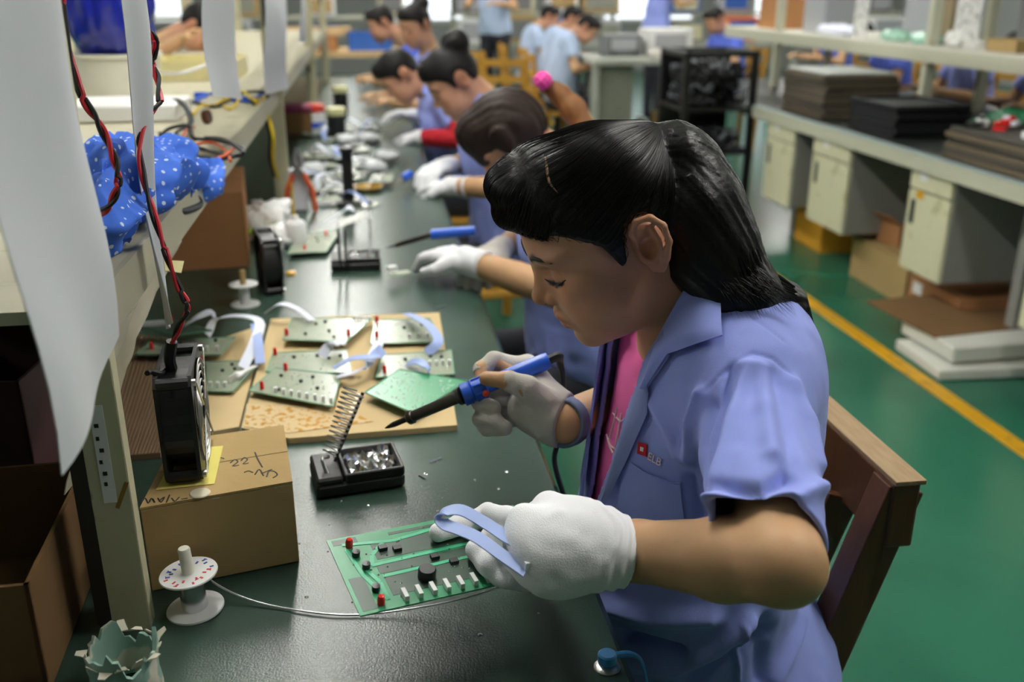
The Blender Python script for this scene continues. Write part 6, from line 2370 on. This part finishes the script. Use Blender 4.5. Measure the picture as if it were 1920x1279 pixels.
for i in range(22):
    x, y = 2.48 + rr.uniform(-.18, .18), 3.25 + rr.uniform(-.28, .28)
    m = cols[i % len(cols)]
    g = MB().box((0, 0, .016), (rr.uniform(.04, .09), rr.uniform(.03, .06), rr.uniform(.012, .03)), bev=.004)
    g.box((.012, 0, .036), (.025, .02, .014), bev=.003)
    o = g.build('plug_part', m, None, world=False)
    o.location = (x, y, top3)
    o.rotation_euler = (0, 0, rr.uniform(0, 3))
    tag(o, ['white', 'pale green', 'red', 'bluish', 'white', 'green', 'black'][i % 7] + ' plug part on the ' + place[i % 7 if i < 14 else (i + 3) % 7] + ' of the near tray stack' + ['', ', standing on end', ', turned askew', ', lying flat'][i // 7], 'part', 'plug parts heaped on the near tray stack')
pcb_r = thing('circuit_board', 'green board leaning between the black tray stack and the post', 'circuit board', (2.95, 4.2, RZ))
MB().box((2.95, 4.25, RZ + .05), (.30, .22, .004), M=np.array([[.95, 0, -.3], [0, 1, 0], [.3, 0, .95]])).build('board', M_['pcb'], pcb_r)

# things standing on the right shelf
def panel(name, y, x, w, h, mat, label, th=.03, rz=0., cat='panel', group=None):
    o = MB().box((0, 0, h / 2), (th, w, h), bev=.004).build(name, mat, None, world=False)
    o.location = (x, y, RS)
    o.rotation_euler = (0, 0, rz)
    tag(o, label, cat, group)


m_pgrey, m_pdg, m_pbr, m_pwh = pm('panel_grey', 'a0a2a6', rough=.5, var=.05), pm('panel_dark', '6c6e6e', rough=.5, var=.06), pm('panel_brown', '8a7a5c', rough=.7), pm('panel_white', 'd6d6d2', rough=.6, var=.08, scale=6, patch='8c8c8c', pscale=30, thr=(.55, .6))
panel('hanging_chart', 5.42, 2.82, .16, .60, m_pwh, 'narrow white chart standing left on the right bench shelf', .006, cat='chart')
panel('partition_screen', 5.05, 2.98, .34, .55, m_pgrey, 'pale grey panel beside the brown board on the right shelf')
panel('brown_board', 4.68, 2.88, .16, .50, m_pbr, 'brown board standing by the right shelf post', .02)
panel('hanging_chart', 4.36, 2.80, .20, .62, m_pwh, 'white chart with grey print right of the shelf post', .006, cat='chart')
panel('partition_screen', 4.02, 2.95, .34, .55, m_pdg, 'dark grey panel behind the small tan box')
panel('partition_screen', 3.45, 2.95, .45, .55, m_pdg, 'dark grey panel at the right edge of the shelf')
panel('steel_case', 6.1, 2.95, .30, .35, m_pgrey, 'grey steel case far along the right shelf', .2, cat='case')
carton('cardboard_box', 'tall brown carton with paper on top at the far end of the right shelf', (2.98, 6.75, RS), (.32, .34, .20), 0, M_['brown_red'])
carton('cardboard_box', 'small tan box in front of the dark grey panel', (2.83, 4.05, RS), (.10, .22, .05), 0, M_['brown'])
m_gf = pm('green_film', 'a8d8c0', rough=.2, var=.1, spec=.7)
crumple('shiny pale green film heap on the right shelf', (2.82, 4.72, RS), (.06, .12, .03), m_gf, 'green_film_bag', seed=40, h=.012)
crumple('second green film heap left of the brown board', (2.84, 5.05, RS), (.06, .12, .03), m_gf, 'green_film_bag', seed=44, h=.012)
crumple('white poly bag beside the post on the right shelf', (2.82, 4.42, RS), (.05, .10, .04), m_poly, seed=47, h=.012)
crumple('blue-white paper heap at the far part of the right shelf', (2.86, 5.75, RS), (.08, .25, .03), M_['ribbon'], 'paper_heap', seed=51, h=.014)

# things on the floor under the right bench
carton('cardboard_box', 'tall yellow carton under the right bench behind the cabinets', (2.56, 4.93, 0), (.32, .34, .40), 0, pm('card_yellow', 'c8901c', rough=.8))
carton('cardboard_box', 'long kraft carton on the floor under the right bench', (2.55, 4.09, 0), (.38, .52, .20), 0, M_['brown'])
carton('cardboard_box', 'small open carton standing on the kraft carton', (2.52, 4.18, .2045), (.18, .16, .11), .2, M_['brown_red'], True)
carton('cardboard_box', 'pinkish carton with a white sticker under the sticker cabinet', (2.52, 3.60, 0), (.34, .40, .16), 0, M_['brown_red'])
solo('sticker', MB().box((2.347, 3.72, .12), (.002, .07, .05)), M_['white'], 'white sticker on the pinkish floor carton', 'sticker', (2.347, 3.72, .10))
m_foam = pm('foam_white', 'd8d8ce', rough=.8, var=.05)
solo('foam_slab', MB().box((2.33, 3.14, .022), (.60, .34, .042), rz=-.05, bev=.006), m_foam, 'lower white foam slab on the green floor', 'foam', (2.33, 3.14, 0), 'foam slabs')
solo('foam_slab', MB().box((2.36, 3.20, .085), (.56, .34, .06), rz=.04, bev=.006), m_foam, 'upper white foam slab under the brown cardboard', 'foam', (2.36, 3.20, .05), 'foam slabs')
o = MB().box((0, 0, .002), (.52, .44, .006)).build('cardboard_sheet', M_['brown_dk'], None, world=False)
o.location = (2.31, 3.38, .118)
o.rotation_euler = (.02, 0, .12)
tag(o, 'brown cardboard sheet lying on the white foam slabs', 'cardboard')
crumple('blue and clear plastic bag under the right bench', (2.62, 3.25, 0), (.10, .10, .06), pm('bag_blue', '5070a8', rough=.3), seed=60, h=.014)

# black trolley
tro = thing('parts_trolley', 'black steel trolley loaded with dark wired parts', 'trolley', (2.0, 5.62, 0))
for x in (1.80, 2.20):
    for y in (5.40, 5.85):
        MB().box((x, y, .55), (.035, .035, .94)).build('post', M_['black'], tro)
        MB().cyl((x - .012, y, .035), (x + .012, y, .035), .034, n=14).build('castor', M_['blackm'], tro)
MB().box((2.0, 5.865, .55), (.40, .006, .86)).build('added_glare_block', M_['black'], tro)  # added panel that blocks the bright floor reflection behind the trolley
for z in (.16, .45, .70):
    MB().box((2.0, 5.625, z), (.43, .48, .02)).build('shelf', M_['black'], tro)
for y in (5.40, 5.85):
    MB().box((2.0, y, 1.005), (.435, .03, .03)).build('top_bar', M_['black'], tro)
for x in (1.80, 2.20):
    MB().box((x, 5.625, 1.005), (.03, .48, .03)).build('top_bar', M_['black'], tro)
rr = random.Random(21)
m_gp = pm('part_grey', '8c9098', rough=.5, var=.3, scale=40)


def heap(z, n, hgt, label, name):
    g = MB()
    for i in range(n):
        c = np.array([rr.uniform(1.84, 2.16), rr.uniform(5.43, 5.82), z + rr.uniform(0, hgt)])
        a = rr.uniform(0, 6.28)
        mi = 0 if rr.random() < .8 else 1
        if i % 3:
            pts = [c + .035 * np.array([math.cos(a + q), math.sin(a + q), .5 * math.sin(2 * q + a)]) for q in np.linspace(0, 4.5, 7)]
            g.tube(pts, .006, 5, mi=mi, smooth=2)
        else:
            g.box(c, (.06, .035, .03), rz=a, mi=mi)
    return solo(name, g, [M_['blackm'], m_gp], label, 'parts', (2.0, 5.62, z), kind='stuff')


heap(.725, 330, .22, 'heap of dark wired parts on the top deck of the trolley', 'wired_parts')
heap(.475, 170, .10, 'heap of dark wired parts on the middle deck of the trolley', 'wired_parts')
heap(.185, 80, .12, 'heap of dark wired parts on the bottom deck of the trolley', 'wired_parts')
# ================================================================== BACK OF THE HALL
m_gtab = pm('grey_table', 'a4a79c', rough=.5, var=.05)
m_gdr = pm('grey_drawer', '7c7e70', rough=.55)
bt_ = thing('grey_table', 'grey steel table with a drawer cabinet behind the nearest woman', 'table', (2.15, 7.5, 0))
MB().box((2.15, 7.55, .84), (.95, .75, .045), bev=.004).build('table_top', m_gtab, bt_)
for x in (1.70, 2.60):
    for y in (7.22, 7.88):
        MB().box((x, y, .41), (.05, .05, .815)).build('leg', m_gtab, bt_)
MB().box((1.87, 7.5, .55), (.26, .5, .52)).build('drawer_cabinet', m_gdr, bt_)
MB().box((2.15, 7.55, .2), (.88, .65, .02)).build('lower_shelf', m_gdr, bt_)
carton('cardboard_box', 'tan carton on the lower shelf of the grey table', (2.42, 7.5, .211), (.26, .3, .22), .2, M_['brown'])
crumple('white bundle on the lower shelf of the grey table', (2.13, 7.45, .211), (.09, .12, .09), M_['white'], 'cloth_bundle', seed=70, h=.016)
panel2 = [(1.98, 7.6, .28, .24, .16, m_pdg, 'dark grey instrument on the grey table', 'instrument_case'), (2.36, 7.66, .36, .3, .20, M_['white'], 'white box on the grey table', 'white_box')]
for (x, y, w, d, h_, m, lab, nm) in panel2:
    t = thing(nm, lab, 'box', (x, y, .8635))
    MB().box((x, y, .8635 + h_ / 2), (w, d, h_), bev=.01).build('case', m, t)
    MB().box((x, y - d / 2 - .003, .8635 + h_ * .55), (w * .7, .006, h_ * .5)).build('front_panel', m_pgrey, t)
    for s in (-1, 1):
        MB().cyl((x + s * w * .3, y - d / 2 - .006, .8635 + h_ * .18), (x + s * w * .3, y - d / 2 - .02, .8635 + h_ * .18), .012, n=10).build('knob', M_['black'], t)
for i, (x, y) in enumerate(((2.62, 7.35), (2.75, 7.7))):
    crumple(['pale cloth at the end of the grey table', 'cream cloth hanging at the grey table corner'][i], (2.5 - .25 * i, 7.35, .8635), (.12, .1, .03), M_['glove_grey'], 'cloth_bundle', seed=80 + i, h=.016)


# chairs
def ychair():
    t = thing('wooden_chair', 'x', 'chair', group='plain wooden chairs at the benches')
    m = M_['wood_y']
    for s in (-1, 1):
        MB().box((.17, s * .17, .21), (.035, .035, .42)).build('leg', m, t, world=False)
        MB().bar((-.17, s * .17, 0), (-.19, s * .17, .42), .035, .035, up=(0, 1, 0)).bar((-.19, s * .17, .40), (-.24, s * .17, .88), .032, .032, up=(0, 1, 0)).build('back_post', m, t, world=False)
    MB().box((0, 0, .425), (.40, .40, .025), bev=.004).build('seat', m, t, world=False)
    for z in (.60, .72, .84):
        MB().box((-.205 - (z - .45) * .085, 0, z), (.018, .34, .05)).build('back_rail', m, t, world=False)
    return t


_yc = ychair()
SEATS = [(.49, 2.08, 180, 'wooden chair under the second woman'), (.47, 3.12, 180, 'wooden chair under the third woman'), (.40, 4.16, 180, 'wooden chair under the fourth woman'), (.42, 5.35, 180, 'wooden chair under the fifth woman'), (.38, 6.5, 180, 'wooden chair under the sixth woman'),
         (-1.47, 4.85, 0, 'wooden chair under the bowed woman across the near bench'), (-1.52, 5.9, 0, 'wooden chair across the near bench under the bright blue shirt'),
         (3.74, 6.55, 180, 'wooden chair under the leftmost woman at the right bench'), (3.74, 5.62, 180, 'wooden chair under the second woman at the right bench'), (3.74, 4.85, 180, 'wooden chair under the woman with the bare forearm'), (3.74, 4.15, 180, 'wooden chair under the rightmost woman'),
         (1.53, 7.75, 0, 'wooden chair under the woman at the grey table'), (1.50, 9.1, 0, 'yellow chair under the left of the two women at the back'), (1.60, 8.55, 0, 'yellow chair under the right of the two women at the back'),
         (3.17, 8.3, 180, 'wooden chair behind the black trolley'), (4.12, 8.2, 180, 'wooden chair beyond the right bench shelf'), (1.12, 8.3, 20, 'empty yellow chair beside the women at the back'), (1.05, 7.5, 80, 'empty yellow chair turned towards the near bench')]
for i, (x, y, r, lab) in enumerate(SEATS):
    o = _yc if i == 0 else copy_tree(_yc)
    o.location = (x, y, 0)
    o.rotation_euler = (0, 0, math.radians(r))
    o['label'] = lab


# back benches and racks that close the view
def back_bench(x0, x1, y, label, rows=3):
    t = thing('workbench', label, 'workbench', ((x0 + x1) / 2, y, 0))
    MB().box(((x0 + x1) / 2, y, .76), (x1 - x0, .7, .04)).build('table_top', m_gtab, t)
    for x in (x0 + .05, x1 - .05, (x0 + x1) / 2):
        MB().box((x, y - .3, .37), (.05, .05, .74)).build('leg', m_gtab, t)
        MB().box((x, y + .3, .37), (.05, .05, .74)).build('leg', m_gtab, t)
        MB().box((x, y + .33, 1.28), (.05, .04, 1.0)).build('post', m_redge, t)
    for z in (1.08, 1.45):
        MB().box(((x0 + x1) / 2, y + .25, z), (x1 - x0, .3, .03)).build('upper_shelf', m_redge, t)
    return t


back_bench(1.0, 3.0, 11.4, 'back workbench behind the standing woman')
back_bench(3.4, 6.4, 11.2, 'wide back workbench near the bright window')
back_bench(-3.0, .6, 10.2, 'back workbench closing the end of the near bench')
rr = random.Random(33)
bm = [(M_['white'], 'white'), (m_pgrey, 'pale grey'), (m_pdg, 'dark grey'), (M_['brown'], 'tan'), (m_gdr, 'olive grey'), (M_['cream'], 'cream'), (pm('bin_blue', '2858a8', rough=.5), 'blue'), (pm('bin_orange', 'd86a38', rough=.5), 'orange')]
seen = set()
pl_ = [('back bench left end', 1.25), ('back bench middle', 1.75), ('back bench right end', 2.3), ('back bench far right', 2.75), ('window bench left', 3.7), ('window bench second place', 4.3), ('window bench middle', 4.9), ('window bench fourth place', 5.5), ('window bench right', 6.1), ('end bench right', .3), ('end bench middle', -.4), ('end bench left', -1.2), ('end bench far left', -2.2)]
for i, (wn, x) in enumerate(pl_):
    y = 11.35 if x > .8 and x < 3.1 else (11.15 if x > 3 else 10.15)
    for lev, z in (('table', .781), ('shelf', 1.096)):
        m, cn = bm[(i * 3 + (lev == 'shelf') * 2) % len(bm)]
        w, h_ = rr.uniform(.25, .45), rr.uniform(.18, .30)
        t = thing('equipment_box', f'{cn} equipment box on the {lev} of the {wn}', 'box', (x, y + (.25 if lev == 'shelf' else 0), z), group='equipment on the back benches')
        MB().box((x, y + (.25 if lev == 'shelf' else 0), z + h_ / 2), (w, .26, h_), bev=.01).build('case', m, t)
        MB().box((x, y - .133 + (.25 if lev == 'shelf' else 0), z + h_ * .5), (w * .8, .006, h_ * .7)).build('front_panel', bm[(i + 1) % len(bm)][0], t)
# planks and blue bin at the end of the near bench
cart = thing('side_table', 'small table at the end of the near bench with planks and a blue bin', 'table', (-.30, 8.4, 0))
MB().box((-.30, 8.4, .86), (1.3, .7, .04)).build('table_top', pm('ply', 'c8a878', rough=.7), cart)
for x in (-.88, .28):
    for y in (8.12, 8.68):
        MB().box((x, y, .42), (.05, .05, .84)).build('leg', m_gtab, cart)
for k in range(2):
    o = solo('wooden_plank', MB().box((-.45 + .05 * k, 8.25, .895 + .033 * k + .12), (.62, .12, .03)), pm('plank', 'd8b888', rough=.7) if k == 0 else bpy.data.materials['plank'], ['lower pale plank on the end table', 'upper pale plank on the end table'][k], 'plank', (-.45, 8.25, .88 + .033 * k), 'planks on the end table')
carton('cardboard_box', 'low carton under the two pale planks', (-.45, 8.3, .881), (.5, .2, .115), 0, M_['brown_red'])
bb = thing('plastic_bin', 'blue plastic bin on the end table beyond the near bench', 'bin', (.06, 8.3, .881))
for (ox, oy, wx, wy) in ((0, -.13, .34, .008), (0, .13, .34, .008), (-.17, 0, .008, .26), (.17, 0, .008, .26)):
    MB().box((.06 + ox, 8.3 + oy, .881 + .07), (wx, wy, .14)).build('bin_side', bpy.data.materials['bin_blue'], bb)
MB().box((.06, 8.3, .886), (.33, .25, .008)).build('bin_floor', bpy.data.materials['bin_blue'], bb)

# windows in the back wall
m_win = pm('window_daylight', 'f2f8ff', rough=.3, var=0., emit=1.1)
for i, (x, w) in enumerate(((1.0, 1.4), (4.9, 1.6), (7.6, 1.6), (-3.5, 1.6))):
    o = structure(f'window_{i + 1}', MB().box((x, Y1 - .01, 1.5), (w, .02, 1.3)), m_win)
    g = MB()
    for (ox, oz, wx, wz) in ((0, .66, w + .08, .06), (0, -.66, w + .08, .06), (-w / 2, 0, .06, 1.3), (w / 2, 0, .06, 1.3), (0, 0, .05, 1.3)):
        g.box((x + ox, Y1 - .03, 1.5 + oz), (wx, .04, wz))
    g.build('window_frame', m_hous, o)
